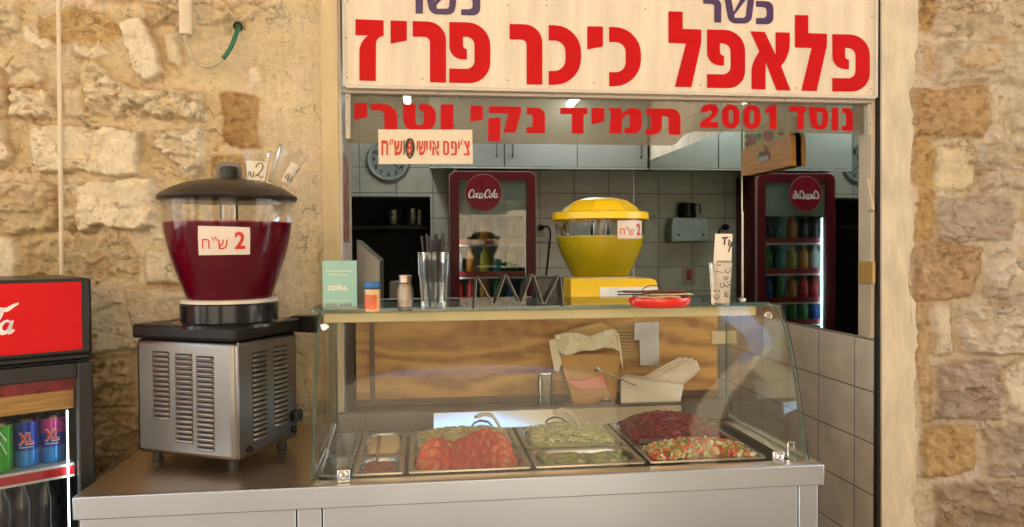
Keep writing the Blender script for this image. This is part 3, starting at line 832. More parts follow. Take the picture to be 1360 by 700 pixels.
# glass valance with the second line of lettering
YV = YS + .045
va = clear('tinted_valance', (.78, .74, .66), film=(.37, .335, .265), filmw=.40, gain=.3)
zr0 = (P(470, 124, Y=YV).z + P(1150, 138, Y=YV).z) / 2
x0, x1 = P(462, 150, Y=YV).x, P(1147, 150, Y=YV).x
vt = thing('glass_valance', ((x0 + x1) / 2, YV, zr0 - .15), 'translucent tan glass strip with red Hebrew lettering and 2001 under the sign', 'valance')
ed = [(462, 120), (1147, 132), (1147, 178), (985, 174.5), (925, 174.5), (912, 177), (905, 183), (899, 190), (893, 193), (700, 191), (462, 190)]
fv = lambda u, v, d=0: P(u, v, Y=YV) + Vector((0, d, 0))
mb = MB(); mb.prism([ed], fv, 0, .005); mb.build('glass_sheet', va, vt, smooth=False)
mb = MB()
lett(mb, 455, 120, 5.132, [
 [(80, 87), (167, 88), (167, 183), (80, 202)], [(193, 90), (372, 96, 90), (372, 320), (285, 320), (285, 140, 25), (193, 133)],
 [(412, 93), (497, 95), (497, 238, 30), (553, 238, 30), (553, 140, 20), (522, 135), (522, 92), (637, 98, 70), (637, 275, 80), (412, 275, 80)],
 [(668, 95), (755, 97), (755, 320), (668, 320)], [(872, 103), (955, 105), (955, 200), (872, 216)],
 [(997, 108), (1217, 113), (1215, 150), (1178, 288), (1098, 286), (1130, 160), (997, 152)], [(993, 192), (1077, 185), (1075, 348), (993, 346)]], YV)
lett(mb, 700, 110, 6.18, [
 [(-3, 202), (147, 204, 70), (147, 415), (-3, 413), (-3, 365), (45, 362), (45, 262, 20), (-3, 258)],
 [(272, 205), (495, 207), (495, 260), (465, 260), (465, 418), (368, 416), (368, 258), (272, 257)],
 [(530, 205), (633, 207), (633, 318), (530, 340)],
 [(668, 207), (768, 208), (783, 248), (850, 203, 30), (942, 215, 70), (942, 420, 80), (800, 415), (800, 372), (843, 368, 20), (843, 262, 30), (815, 258, 20), (780, 300), (776, 416), (675, 415), (690, 260)],
 [(980, 210), (1258, 215, 70), (1260, 427), (1162, 425), (1162, 275, 25), (1108, 272), (1106, 425, 70), (972, 425), (972, 378), (1015, 376), (1015, 268), (980, 265)]], YV)
mb.build('red_lettering', red, vt, smooth=False); mb = MB()
lett(mb, 900, 110, 4.857, [
 [(150, 190), (150, 138, 48), (262, 138, 52), (262, 205, 30), (205, 252), (262, 253), (262, 292), (146, 290), (146, 255), (218, 205, 20), (218, 178, 15), (193, 178, 12), (193, 192)],
 [[(287, 138, 56), (398, 140, 56), (398, 296, 56), (287, 294, 56)], [(330, 175, 13), (357, 175, 13), (357, 262, 13), (330, 262, 13)]],
 [[(423, 140, 56), (535, 142, 56), (535, 299, 56), (423, 297, 56)], [(466, 178, 13), (493, 178, 13), (493, 264, 13), (466, 264, 13)]],
 [(604, 143), (638, 144), (638, 298), (592, 297), (592, 190), (565, 197), (565, 167)],
 [(722, 150), (830, 153), (830, 185), (815, 186), (815, 300), (772, 299), (772, 188), (722, 186)],
 [[(845, 155, 8), (972, 160, 45), (972, 305, 62), (860, 303, 62)], [(898, 188, 8), (934, 189, 16), (934, 272, 16), (902, 272, 16)]],
 [(995, 160), (1037, 161), (1037, 307), (993, 306)],
 [(1062, 162), (1130, 165, 35), (1130, 311), (1062, 309), (1062, 280), (1085, 280), (1085, 195, 8), (1062, 193)]], YV)
mb.build('red_lettering', red, vt, smooth=False)
# white rail carrying it, with two end brackets
Yr = YV - .02
mb = MB()
fr_ = lambda u, v, d=0: P(u, v, Y=Yr) + Vector((0, d, 0))
mb.prism([[(455, 116.5), (1165, 131), (1165, 137.5), (455, 123.5)]], fr_, -.004, .03)
mb.build('mounting_rail', alu, vt, bevel=.0015)
mb = MB(); mb.prism([[(458, 124), (465, 124), (465, 184), (459, 184)]], fr_, 0, .02); mb.build('end_bracket', alu, vt, bevel=.0012)
mb = MB(); mb.prism([[(1153, 138), (1159.5, 138), (1160, 180), (1153, 180)]], fr_, 0, .02); mb.build('end_bracket', alu, vt, bevel=.0012)
mb = MB()
for px, py in ((494, 118.5), (582, 122), (664, 122), (734, 124), (838, 124.5), (911, 128), (989, 127.5), (1042, 131), (1135, 131), (1156, 136), (1156, 163), (461, 128), (461, 160)):
    p = P(px, py + 1.5, Y=Yr - .004); mb = MB(); mb.lathe([(.0022, 0), (.0022, .001)], n=8, T=Matrix.Translation(p) @ Matrix.Rotation(R(90), 4, 'X')); mb.build('screw', screwm, vt)

# little chips price sign hung in front of the glass
Yc = YV - .026
ink = pbr('black_ink', (.035, .018, .010), .5)
red2 = pbr('red_print', (.60, .03, .012), .5, var=.1)
fc = lambda u, v, d=0: P(490 + u / 9.07, 160 + v / 9.07, Y=Yc) + Vector((0, d, 0))
pc = fc(680, 522)
cs = thing('price_sign', pc, 'small cream card with red Hebrew line about chips and a black overwritten price', 'sign')
mb = MB(); mb.prism([[(110, 108), (1245, 112), (1252, 522), (117, 525)]], fc, 0, .004); mb.build('card', pbr('cream_card', (.74, .61, .45), .5, var=.05, scale=4), cs, smooth=False)
mb = MB()
fl = lambda u, v: fc(u, v, -.0012)
put_text(mb, 'ח', fl, 150, 232, 418, 240, .035)
ribbon(mb, [(262, 222), (250, 296)], 12, fl); ribbon(mb, [(288, 222), (274, 296)], 12, fl)
put_text(mb, 'ש', fl, 302, 406, 420, 245, .035)
put_text(mb, '8', fl, 448, 530, 418, 240, .05)
put_text(mb, 'ישי', fl, 575, 708, 420, 245, .03)
put_text(mb, 'יא', fl, 730, 850, 420, 245, .03)
lett(mb, 490, 160, 9.07, [[[(893, 247, 8), (966, 247, 35), (966, 420, 42), (893, 420, 42)], [(917, 270, 4), (942, 270, 14), (942, 396, 20), (917, 396, 20)]],
 [(988, 248), (1060, 250, 45), (1060, 420, 35), (988, 420), (988, 396), (1035, 396, 15), (1035, 272, 15), (1010, 272), (1010, 318), (1020, 320), (1020, 342), (988, 342, 20)],
 [(1140, 247), (1165, 247), (1189, 308), (1190, 247), (1214, 247), (1212, 320, 20), (1199, 333), (1213, 392), (1213, 420), (1140, 420), (1140, 396), (1186, 396), (1178, 340)]], Yc, .0012)
put_text(mb, 'י', fl, 1075, 1094, 345, 247, .03)
ribbon(mb, [(1122, 225), (1112, 300)], 12, fl)
mb.build('red_lettering', red2, cs, smooth=False)
mb = MB()
fk = lambda u, v: fc(u, v, -.0022)
ribbon(mb, [(425, 238), (424, 412)], 14, fk)
ribbon(mb, spline([(500, 225), (465, 240), (447, 320), (455, 390), (490, 452), (525, 410), (542, 330), (528, 250), (495, 226), (470, 262), (458, 340)]), 22, fk)
ribbon(mb, spline([(512, 250), (526, 320), (514, 400), (478, 420)]), 16, fk)
mb.build('black_marker', ink, cs, smooth=False)

# ------------------------------------------------------------------ steel counter
st_top = steel('counter_top_steel', (.80, .64, .48), .30, (1, 1, 1), .04)
st_fr = steel('counter_front_steel', (.52, .55, .58), .34, (1, 1, 1.6), .08)
XC0, XC1 = -.722, .928
ct = thing('counter', (.1, 1.9, 0), 'long stainless steel counter with brushed front panels', 'counter')
HX0, HX1, HY0, HY1 = -.236, .872, 1.655, 2.045          # well cut for the food pans
mb = MB()
for bx in ((XC0, HX0, YF, 2.19), (HX1, XC1, YF, 2.19), (HX0, HX1, YF, HY0), (HX0, HX1, HY1, 2.19)):
    mb.box(bx[0], bx[1], bx[2], bx[3], ZC - .008, ZC)
mb.build('countertop', st_top, ct)
mb = MB(); mb.box(XC0, XC1, YF - .004, YF + .012, ZC - .047, ZC + .0015)
mb.build('front_lip', st_fr, ct, bevel=.0025)
for u0_ in (XC0, XC1 - .01):
    mb = MB(); mb.box(u0_, u0_ + .01, YF + .013, 2.19, ZC - .047, ZC - .009); mb.build('side_lip', st_fr, ct)
YP = YF + .012
xs = [XC0 + .006, P(394, 690, Y=YP).x, P(428, 690, Y=YP).x, P(1060, 690, Y=YP).x, XC1 - .006]
for i in range(4):
    mb = MB(); mb.box(xs[i] + .0018, xs[i + 1] - .0018, YP, YP + .02, .08, ZC - .049)
    mb.build('front_panel', st_fr, ct, bevel=.0015)
mb = MB()
mb.box(XC0 + .02, XC0 + .04, YP + .022, 2.19, .06, ZC - .05); mb.box(XC1 - .04, XC1 - .02, YP + .022, 2.19, .06, ZC - .05); mb.box(XC0 + .04, XC1 - .04, YP + .022, YP + .04, 0, .078)
mb.build('body', pbr('dark_inside', (.06, .055, .05), .6), ct)
mb = MB(); mb.box(HX0 - .004, HX1 + .004, HY0 - .004, HY1 + .004, ZC - .20, ZC - .19)
for bx in ((HX0 - .004, HX0, HY0, HY1), (HX1, HX1 + .004, HY0, HY1), (HX0, HX1, HY0 - .004, HY0), (HX0, HX1, HY1, HY1 + .004)):
    mb.box(*bx, ZC - .19, ZC - .009)
mb.build('well', steel('well_steel', (.38, .37, .35), .4), ct)

# ------------------------------------------------------------------ plywood fronted back cabinet
ply, n_, b_ = nodes_of('amber_plywood')
tc = n_.nodes.new('ShaderNodeTexCoord'); mp = n_.nodes.new('ShaderNodeMapping'); mp.inputs['Scale'].default_value = (2.2, 1, 9)
n_.links.new(tc.outputs['Object'], mp.inputs[0])
wv = n_.nodes.new('ShaderNodeTexWave'); wv.wave_type = 'BANDS'; wv.bands_direction = 'Z'
wv.inputs['Scale'].default_value = .5; wv.inputs['Distortion'].default_value = 22; wv.inputs['Detail'].default_value = 6; wv.inputs['Detail Scale'].default_value = 1.1
n_.links.new(mp.outputs[0], wv.inputs[0])
nz = n_.nodes.new('ShaderNodeTexNoise'); nz.inputs['Scale'].default_value = 26; nz.inputs['Detail'].default_value = 6; n_.links.new(tc.outputs['Object'], nz.inputs[0])
mm = n_.nodes.new('ShaderNodeMath'); mm.operation = 'MULTIPLY'; n_.links.new(wv.outputs['Fac'], mm.inputs[0]); n_.links.new(nz.outputs['Fac'], mm.inputs[1])
cr = n_.nodes.new('ShaderNodeValToRGB')
cr.color_ramp.elements[0].color = (.56, .30, .08, 1); cr.color_ramp.elements[1].color = (.30, .13, .03, 1)
cr.color_ramp.elements[1].position = .55
n_.links.new(mm.outputs[0], cr.inputs[0]); n_.links.new(cr.outputs[0], b_.inputs['Base Color']); b_.inputs['Roughness'].default_value = .5
ZB = 1.285
YBK = 2.235
XB1 = .93
cb = thing('back_cabinet', (.38, 2.4, 0), 'brown plywood fronted work cabinet standing behind the glass food case', 'cabinet')
mb = MB(); mb.box(-.20, XB1, YBK, YBK + .014, 1.004, ZB - .018); mb.build('plywood_front', ply, cb, bevel=.001)
mb = MB(); mb.box(-.20, XB1, YBK - .004, YBK + .40, ZB - .016, ZB); mb.build('steel_top', steel('cabinet_top', (.45, .46, .44), .35, (2, 60, 2)), cb, bevel=.002)
mb = MB(); mb.box(-.20, XB1, YBK + .016, YBK + .38, .02, ZB - .018); mb.build('body', pbr('cabinet_side', (.20, .18, .15), .6), cb)
mb = MB(); mb.box(-.20, XB1, YBK + .001, YBK + .0155, .02, 1.002); mb.build('lower_panel', pbr('dark_wood', (.06, .03, .015), .5), cb)
wst = pbr('dark_batten', (.10, .045, .02), .5)
mb = MB()
p0 = P(494, 430, Y=YBK); mb.box(p0.x - .007, p0.x + .007, YBK - .008, YBK - .0005, 1.012, ZB - .02); mb.build('batten', wst, cb)
mb = MB(); mb.box(-.20, XB1, YBK - .012, YBK - .001, .990, 1.008); mb.build('ledge_strip', wst, cb)

# ------------------------------------------------------------------ curved glass food case
cg = clear('case_glass', (.955, .975, .965), 1.46, gain=.40, film=(.55, .47, .36), filmw=.022)
ge = pbr('green_glass_edge', (.05, .10, .085), .15, var=.05)
GX0, GX1 = -.247, .906
prof = [(1.636, .953), (1.652, 1.01), (1.668, 1.07), (1.684, 1.127), (1.702, 1.18), (1.721, 1.224), (1.743, 1.264), (1.776, 1.311)]
fc_ = thing('food_display_case', (.33, 1.85, ZC), 'curved glass display case over the salad pans', 'display case')
mb = MB()
pp = spline([Vector(p) for p in prof], 4)
nrm = []
for i, p in enumerate(pp):
    t_ = (pp[min(i + 1, len(pp) - 1)] - pp[max(i - 1, 0)]).normalized(); nrm.append(Vector((t_.y, -t_.x)))
inn = [p - q * .005 for p, q in zip(pp, nrm)]
def strip(mb, line, xa_, xb_, mi=0):
    n = len(line); vs = [Vector((xa_, q.x, q.y)) for q in line] + [Vector((xb_, q.x, q.y)) for q in line]
    mb.add(vs, [(i, i + 1, n + i + 1, n + i) for i in range(n - 1)], mi)
strip(mb, pp, GX0, GX1); strip(mb, inn, GX0, GX1)
for xx in (GX0, GX1):
    n = len(pp); vs = [Vector((xx, q.x, q.y)) for q in pp] + [Vector((xx, q.x, q.y)) for q in inn]
    mb.add(vs, [(i, i + 1, n + i + 1, n + i) for i in range(n - 1)], 1)
mb.build('front_glass', [cg, ge], fc_, normals=False, ang=60)
for xx, sgn in ((GX0 + .002, 1), (GX1 - .002, -1)):
    mb = MB()
    loop = [(q.x + .007, q.y) for q in pp] + [(2.10, 1.311), (2.10, .953)]
    mb.prism([loop], lambda u, v, d: Vector((xx + sgn * d, u, v)), 0, .005)
    # polished green edges
    k = len(mb.f) - len(loop)
    for i in range(k, len(mb.f)): mb.m[i] = 1
    mb.build('side_glass', [cg, ge], fc_, smooth=False)
zs0 = 1.3125
mb = MB()
rr = rnd([(-.262, 1.758, .01), (.872, 1.758, .01), (.872, 2.06, .01), (-.262, 2.06, .01)], 4)
mb.prism([rr], lambda u, v, d: Vector((u, v, zs0 + d)), .008, 0)
k = len(mb.f) - len(rr)
for i in range(k, len(mb.f)): mb.m[i] = 1
mb.build('top_shelf', [clear('shelf_glass', (.86, .93, .90), 1.5, gain=.75), ge], fc_, smooth=False)
# lamp strip and frame under the shelf
mb = MB(); mb.box(GX0 + .012, GX1 - .06, 1.785, 1.812, zs0 - .028, zs0 - .004); mb.build('lamp_strip', pbr('cream_strip', (.72, .57, .30), .4, var=.08, scale=8), fc_, bevel=.003)
chrome = steel('polished_steel', (.72, .71, .69), .16, (1, 1, 1), .04, 0)
for px, py in ((457, 634), (1032, 608)):
    p = P(px, py, Z=ZC + .013); p = Vector((p.x, 1.632, ZC + .013))
    px_ = P(px, py, Y=1.632).x
    mb = MB(); mb.box(px_ - .0135, px_ + .0135, 1.622, 1.632, ZC + .001, ZC + .030)
    mb.build('clamp', chrome, fc_, bevel=.002)
    mb = MB(); T = Matrix.Translation((px_, 1.6215, ZC + .0165)) @ Matrix.Rotation(R(90), 4, 'X')
    mb.lathe([(.0085, 0), (.0085, .004), (.005, .006), (.0045, .003)], n=20, T=T); mb.build('clamp_bolt', chrome, fc_)
for px, py in ((431, 434), (1019, 419)):
    p = P(px, py, Y=1.742)
    mb = MB(); T = Matrix.Translation(p) @ Matrix.Rotation(R(90), 4, 'X')
    mb.lathe([(.010, 0), (.010, .006), (.007, .009)], n=20, T=T); mb.build('glass_stud', chrome, fc_)
# steel back rail with a raked polished strip, and the hinge hook
rail = steel('rail_steel', (.62, .62, .62), .08, (1, 1, 1), .02, 0)
mb = MB()
yb0 = P(700, 560, Z=ZC + .03).y
mb.box(GX0 + .01, GX1 - .01, 2.068, 2.09, ZC + .001, ZC + .055)
mb.build('back_rail', steel('dull_rail', (.13, .115, .10), .45), fc_, bevel=.003)
mb = MB()
xl_, xr_ = P(576, 560, Y=2.06).x, P(905, 550, Y=2.06).x
pr = [(2.046, ZC + .006), (2.0645, ZC + .049), (2.0672, ZC + .048), (2.0487, ZC + .005)]  # added strip, raked to mirror the sky as a blue band
mb.loft([[Vector((xx, y_, z_)) for y_, z_ in pr] for xx in (xl_, xr_)], cap0=True, cap1=True)
mb.build('raked_strip', rail, fc_, smooth=False)
mb = MB(); q = P(1052, 605, Z=ZC + .004); 
mb.tube([(q.x - .012, q.y, ZC + .002), (q.x - .012, q.y, ZC + .032), (q.x - .008, q.y, ZC + .038), (q.x + .004, q.y, ZC + .036), (q.x + .004, q.y, ZC + .02)], .0028)
mb.build('hook', chrome, fc_)

# ------------------------------------------------------------------ food pans
pan_m = steel('pan_steel', (.45, .44, .42), .25, (3, 3, 3), .05)
ZR = ZC + .008
def rrect(x0, x1, y0, y1, r, z, n=5):
    return [Vector((p[0], p[1], z)) for p in rnd([(x0, y0, r), (x1, y0, r), (x1, y1, r), (x0, y1, r)], n)]
def pan(x0, x1, y0, y1, depth, label, inset=.014, corner=.03):
    mb = MB()
    mb.loft([rrect(x0, x1, y0, y1, .006, ZR - .004), rrect(x0, x1, y0, y1, .006, ZR), rrect(x0 + inset * .8, x1 - inset * .8, y0 + inset * .8, y1 - inset * .8, corner, ZR),
             rrect(x0 + inset, x1 - inset, y0 + inset, y1 - inset, corner, ZR - .004),
             rrect(x0 + inset + .006, x1 - inset - .006, y0 + inset + .006, y1 - inset - .006, corner, ZR - depth + .012),
             rrect(x0 + inset + .018, x1 - inset - .018, y0 + inset + .018, y1 - inset - .018, corner * .7, ZR - depth)], cap1=True)
    o = mb.build('food_pan', pan_m, ang=50)
    return tag(o, label, 'food pan', 'steel food pans in the case')
yf = 1.660; ym = P(620, 600, Z=ZR).y; yb = 2.04
def X_(px, y): 
    # x on the pan rim line through picture column px at depth y
    d = ray(px, 600); 
    return d.x / d.y * y
cols = [(X_(467, yf), X_(536, yf)), (X_(542, yf), X_(706, yf)), (X_(711, yf), X_(858, yf)), (X_(863, yf), X_(1018, yf))]
print('pans', yf, ym, yb, cols)
cols[0] = (cols[0][0] , cols[0][1])
lab_f = ['small steel pan of red chili sauce', 'steel pan heaped with sliced tomatoes', 'steel pan of pickles in brine', 'steel pan of chopped vegetable salad']
lab_b = ['small steel pan of hummus', 'steel pan of pale shredded cabbage behind the tomatoes', 'steel pan of yellow green cabbage behind the pickles', 'steel pan of dark red beet salad']
for i, (a, b) in enumerate(cols):
    pan(a, b, yf, ym - .003, .09, lab_f[i], corner=.045 if i == 2 else .03)
    pan(a, b, ym + .003, yb, .09, lab_b[i])
ex0 = -.232
pan_m = pbr('dull_grey_pan', (.16, .155, .14), .4, .3)
pan(ex0, cols[0][0] - .006, yf, ym - .003, .07, 'empty narrow grey pan at the left end, front row', .008, .02)
pan(ex0, cols[0][0] - .006, ym + .003, yb, .07, 'empty narrow grey pan at the left end, back row', .008, .02)
def mound(name, x0, x1, y0, y1, zbase, hgt, mat, seed, nz_=.004, fr=60, r=.03, colf=None, n=44, bias=None, label=None, cat=None):
    mb = MB()
    gx, gy = np.meshgrid(np.linspace(0, 1, n), np.linspace(0, 1, n))
    e = np.minimum(np.minimum(gx, 1 - gx) * 2, np.minimum(gy, 1 - gy) * 2)
    z = zbase + hgt * np.sqrt(np.clip(1 - (1 - np.clip(e * 1.6, 0, 1)) ** 2, 0, 1))
    if bias: z = z + bias * (gx - .5)
    z = z + nz_ * fbm(gx * fr * .1 * (x1 - x0) / .12, gy * fr * .1, seed, 5, .6)
    # squash the square towards an ellipse-cornered patch
    a = gx * 2 - 1; b = gy * 2 - 1; k = .28
    ax = a * np.sqrt(1 - k * b * b); by = b * np.sqrt(1 - k * a * a)
    vs = [((x0 + x1) / 2 + ax[j, i] * (x1 - x0) / 2, (y0 + y1) / 2 + by[j, i] * (y1 - y0) / 2, z[j, i]) for j in range(n) for i in range(n)]
    fs = [(j * n + i, j * n + i + 1, (j + 1) * n + i + 1, (j + 1) * n + i) for j in range(n - 1) for i in range(n - 1)]
    mb.add(vs, fs)
    return mb
I = .016
# hummus, chili sauce, pickle brine
a, b = cols[0]
o = mound('hummus', a + I * .9, b - I * .9, ym + .003 + I * .9, yb - I * .9, ZR - .010, .012, None, 3, .003, 30).build('hummus', pbr('hummus', (.68, .47, .21), .5, var=.08, bump=.3, bscale=70), normals=False)
tag(o, 'smooth beige hummus filling the small back pan', 'hummus')
o = mound('s', a + I * 1.1, b - I * 1.1, yf + I * 1.1, ym - .003 - I * 1.1, ZR - .013, .010, None, 5, .004, 60).build('chili_sauce', pbr('chili', (.26, .028, .008), .3, var=.3, scale=80, bump=.4, bscale=120), normals=False)
tag(o, 'dark red chili sauce in the small front pan', 'sauce')
# spoon standing in the sauce
q = P(497, 600, Z=ZR - .03); 
mb = MB(); mb.tube([(-.150, 1.72, ZR - .042), (-.146, 1.742, ZR + .0), (-.140, 1.775, ZR + .055)], [.0032, .003, .0045], 8)
px_t = X_(500, 1.745)
off = Vector((px_t - (-.146), 0, 0)); mb.v = [v + off for v in mb.v]
tag(mb.build('spoon', pbr('dark_spoon', (.16, .05, .02), .35, .5)), 'thin spoon handle standing in the chili sauce', 'spoon')
# shredded salads: heaps of short curved strips over a mound
def heap_z(a, b, c, d, base, hgt, x, y):
    u = (x - a) / (b - a) * 2 - 1; v = (y - c) / (d - c) * 2 - 1
    return base + hgt * max(0.0, 1 - (u * u) ** 1.3) * max(0.0, 1 - (v * v) ** 1.3) ** .7
def shreds(name, a, b, c, d, base, hgt, cols_, n, seed, label, cat, ln=.035, wd=.0022, peak=None):
    rg = random.Random(seed)
    mb = mound('m', a, b, c, d, base - .004, hgt, None, seed, .004, 60)
    mb.c = [tuple(.55 * k for k in cols_[0])] * len(mb.v)
    for i in range(n):
        x, y = rg.uniform(a + .012, b - .012), rg.uniform(c + .01, d - .01)
        z = heap_z(a, b, c, d, base, hgt, x, y) + rg.uniform(-.003, .005)
        t = rg.uniform(0, 6.28); L = ln * rg.uniform(.5, 1.1); cv = rg.uniform(-.5, .5) * L
        dx, dy = math.cos(t), math.sin(t)
        pts = []
        for k in (-1, -.3, .3, 1):
            px_ = min(max(x + dx * L * .5 * k - dy * cv * k * k, a + .006), b - .006); py_ = min(max(y + dy * L * .5 * k + dx * cv * k * k, c + .004), d - .004)
            pts.append((px_, py_, min(z, heap_z(a, b, c, d, base, hgt, px_, py_) + .006) + rg.uniform(-.002, .003)))
        cc = rg.choice(cols_); s = rg.uniform(.75, 1.2)
        mb.tube(pts, wd * rg.uniform(.7, 1.3), 4, col=tuple(min(.9, q * s) for q in cc))
    o = mb.build(name, pbr('salad_' + name, (1, 1, 1), .35, attr=True, var=.15, scale=200, spec=.6, sss=.0), normals=False, ang=50)
    return tag(o, label, cat)
a, b = cols[1]
shreds('shredded_cabbage', a + I, b - I, ym + I, yb - I, ZR - .004, .022, [(.62, .47, .22), (.58, .42, .17), (.68, .56, .32)], 420, 21, 'pale shredded cabbage heaped behind the tomato slices', 'cabbage')
a, b = cols[2]
shreds('shredded_cabbage', a + I, b - I, ym + I, yb - I, ZR - .004, .022, [(.60, .55, .22), (.66, .60, .32), (.50, .46, .13), (.70, .64, .42)], 520, 22, 'yellow green chopped cabbage behind the pickles', 'cabbage', .026)
a, b = cols[3]
shreds('beet_salad', a + .010, b - .026, ym + .014, yb - .010, ZR - .002, .046, [(.22, .010, .022), (.30, .02, .035), (.15, .006, .014), (.26, .014, .02)], 620, 23, 'dark red grated beet piled high in the rear right pan', 'beet salad', .045, .0026)
# chopped vegetable salad
a, b = cols[3]
rg = random.Random(5)
mb = mound('m', a + I, b - I, yf + I, ym - I, ZR - .012, .026, None, 41, .003, 60); mb.c = [(.30, .07, .02)] * len(mb.v)
pal = [(.62, .07, .02), (.68, .12, .03), (.55, .04, .02), (.62, .20, .06), (.30, .33, .06), (.52, .50, .20), (.62, .58, .32), (.16, .24, .035), (.70, .55, .35)]
wts = [5, 4, 3, 3, 4, 4, 3, 3, 2]
for i in range(1150):
    x, y = rg.uniform(a + I + .004, b - I - .004), rg.uniform(yf + I + .002, ym - I - .002)
    z = heap_z(a + I * .4, b - I * .4, yf + I * .4, ym - I * .4, ZR - .010, .030, x, y) + rg.uniform(-.003, .004)
    s = rg.uniform(.0035, .0065)
    T = Matrix.Translation((x, y, z)) @ Matrix.Rotation(rg.uniform(0, 3), 4, (rg.random(), rg.random(), rg.random() + .01)) @ Matrix.Diagonal((s, s * rg.uniform(.6, 1.3), s * rg.uniform(.35, .9), 1))
    k = rg.uniform(.8, 1.15); c = rg.choices(pal, wts)[0]
    cc = tuple(min(.9, q * k) for q in c)
    mb.box(-1, 1, -1, 1, -1, 1, T=T, col=cc)
o = mb.build('chopped_salad', pbr('chopped_salad', (1, 1, 1), .22, attr=True, var=.2, scale=150, spec=.7), normals=False, ang=60)
tag(o, 'finely chopped tomato and cucumber salad filling the front right pan', 'salad')
# tomato slices, overlapped in rows
ts_skin = pbr('tomato_skin', (.42, .012, .006), .2, var=.15, scale=40, spec=.5)
ts_flesh = pbr('tomato_flesh', (1, 1, 1), .16, var=.2, scale=60, spec=.7, bump=.2, bscale=150, attr=True)
ts_orange = pbr('tomato_orange', (1, 1, 1), .16, var=.2, scale=70, spec=.7, attr=True)
def slice_mesh(name, mats):
    mb = MB(); n = 36
    rr_ = [.0006, .007, .011, .015, .021, .027, .030, .0335, .0366, .038]
    zz_ = [.0024, .0024, .0020, .0014, .0013, .0015, .0024, .0027, .0020, 0]
    orange = 'orange' in mats[0].name
    for sg_ in (1, -1):
        vs, fs, cl = [], [], []
        for r_, z_ in zip(rr_, zz_):
            for i in range(n):
                a = 2 * math.pi * i / n; w_ = math.cos(3 * a + .4)
                if r_ > .031: c = (.46, .018, .008)
                elif .010 < r_ < .029 and w_ > -.25: c = (.66, .125, .03) if not orange else (.74, .33, .05)
                else: c = (.66, .055, .018) if not orange else (.70, .16, .03)
                if .012 < r_ < .026 and w_ > .1 and (i * 7 + int(r_ * 3000)) % 5 == 0: c = (.70, .50, .22)
                vs.append(Vector((r_ * math.cos(a), r_ * math.sin(a), sg_ * z_))); cl.append(c)
        for k in range(len(rr_) - 1):
            for i in range(n):
                j = (i + 1) % n; fs.append((k * n + i, k * n + j, (k + 1) * n + j, (k + 1) * n + i))
        if mb.c is None: mb.c = []
        o_ = len(mb.v); mb.v += vs; mb.f += [tuple(q + o_ for q in f) for f in fs]; mb.m += [0] * len(fs); mb.c += cl
    return mb.build(name, mats, origin=Vector((0, 0, 0)))
proto = slice_mesh('tomato_slice', [ts_flesh])
proto_o = slice_mesh('tomato_slice', [ts_orange])
a, b = cols[1]
rg = random.Random(9)
first = {}
TL = 'thin red tomato slice overlapping others in the pile'
def place(p, rx, ry, rz, orange=False):
    key = 'o' if orange else 'r'
    src = proto_o if orange else proto
    if key not in first: o = src; first[key] = 1
    else: o = dup(src, p)
    o.location = p; o.rotation_mode = 'ZYX'; o.rotation_euler = (rx, ry, rz); k_ = rg.uniform(.88, 1.04); o.scale = (k_, k_ * rg.uniform(.93, 1.0), 1)
    tag(o, 'orange tinted tomato slice on the upper left of the pile' if orange else TL, 'tomato', 'sliced tomatoes heaped in the front pan')
rows = [(yf + .052, ZR - .016, a + .048, b - .048, 17), (yf + .082, ZR - .002, a + .048, b - .048, 16), (yf + .114, ZR + .012, a + .052, b - .048, 15), (yf + .140, ZR + .022, (a + b) / 2 + .012, b - .056, 6)]
for ri, (y, z, xa_, xb_, n) in enumerate(rows):
    for i in range(n):
        t = i / (n - 1)
        x = xa_ + (xb_ - xa_) * t
        place(Vector((x + rg.uniform(-.003, .003), y + rg.uniform(-.006, .006) + .004 * (i % 2), z + .006 * math.sin(t * 9 + ri) + rg.uniform(-.002, .002))),
              R(34 + rg.uniform(-6, 6)), R((-34 if t < .5 else 34) + rg.uniform(-8, 8)), rg.uniform(-3, 3), ri == 2 and .02 < t < .42)
# pickles in brine
a, b = cols[2]
mb = MB(); 
mb.loft([rrect(a + I + .008, b - I - .008, yf + I + .008, ym - I - .01, .045, ZR - .0125)], cap1=True)
o = mb.build('pickle_brine', clear('brine', (.55, .55, .30), 1.33, gain=1.0)); tag(o, 'cloudy brine around the green pickles', 'brine')
pk = pbr('pickle_skin', (.20, .19, .035), .25, var=.3, scale=60, bump=.3, bscale=90, spec=.7)
def pickle_mesh():
    mb = MB(); n = 12; pr = [(.0005, -.030)]
    for k in range(1, n): 
        t = -1 + 2 * k / n; pr.append((.0115 * math.sqrt(max(0, 1 - t * t)) ** .8, t * .030))
    pr.append((.0005, .030))
    mb.lathe(pr, n=14, T=Matrix.Rotation(R(90), 4, 'Y'))
    for v in mb.v: v.y += 9 * v.x * v.x
    return mb.build('pickle', pk, origin=Vector((0, 0, 0)))
pp0 = pickle_mesh(); rg = random.Random(4); k = 0
for j in range(3):
    for i in range(7):
        x = a + .045 + (b - a - .09) * i / 6 + rg.uniform(-.008, .008); y = yf + .045 + j * (ym - yf - .09) / 2 + rg.uniform(-.008, .008)
        if j == 0 and i == 3: continue
        o = pp0 if k == 0 else dup(pp0, (0, 0, 0)); k += 1
        o.location = (x, y, ZR - .010 + rg.uniform(-.004, .004)); o.rotation_euler = (rg.uniform(-.3, .3), rg.uniform(-.15, .15), rg.uniform(-.6, .6) + (1.2 if i % 3 == 0 else 0))
        tag(o, 'green pickled cucumber lying in brine in the front pan', 'pickle', 'pickles in the brine pan')
gs = None
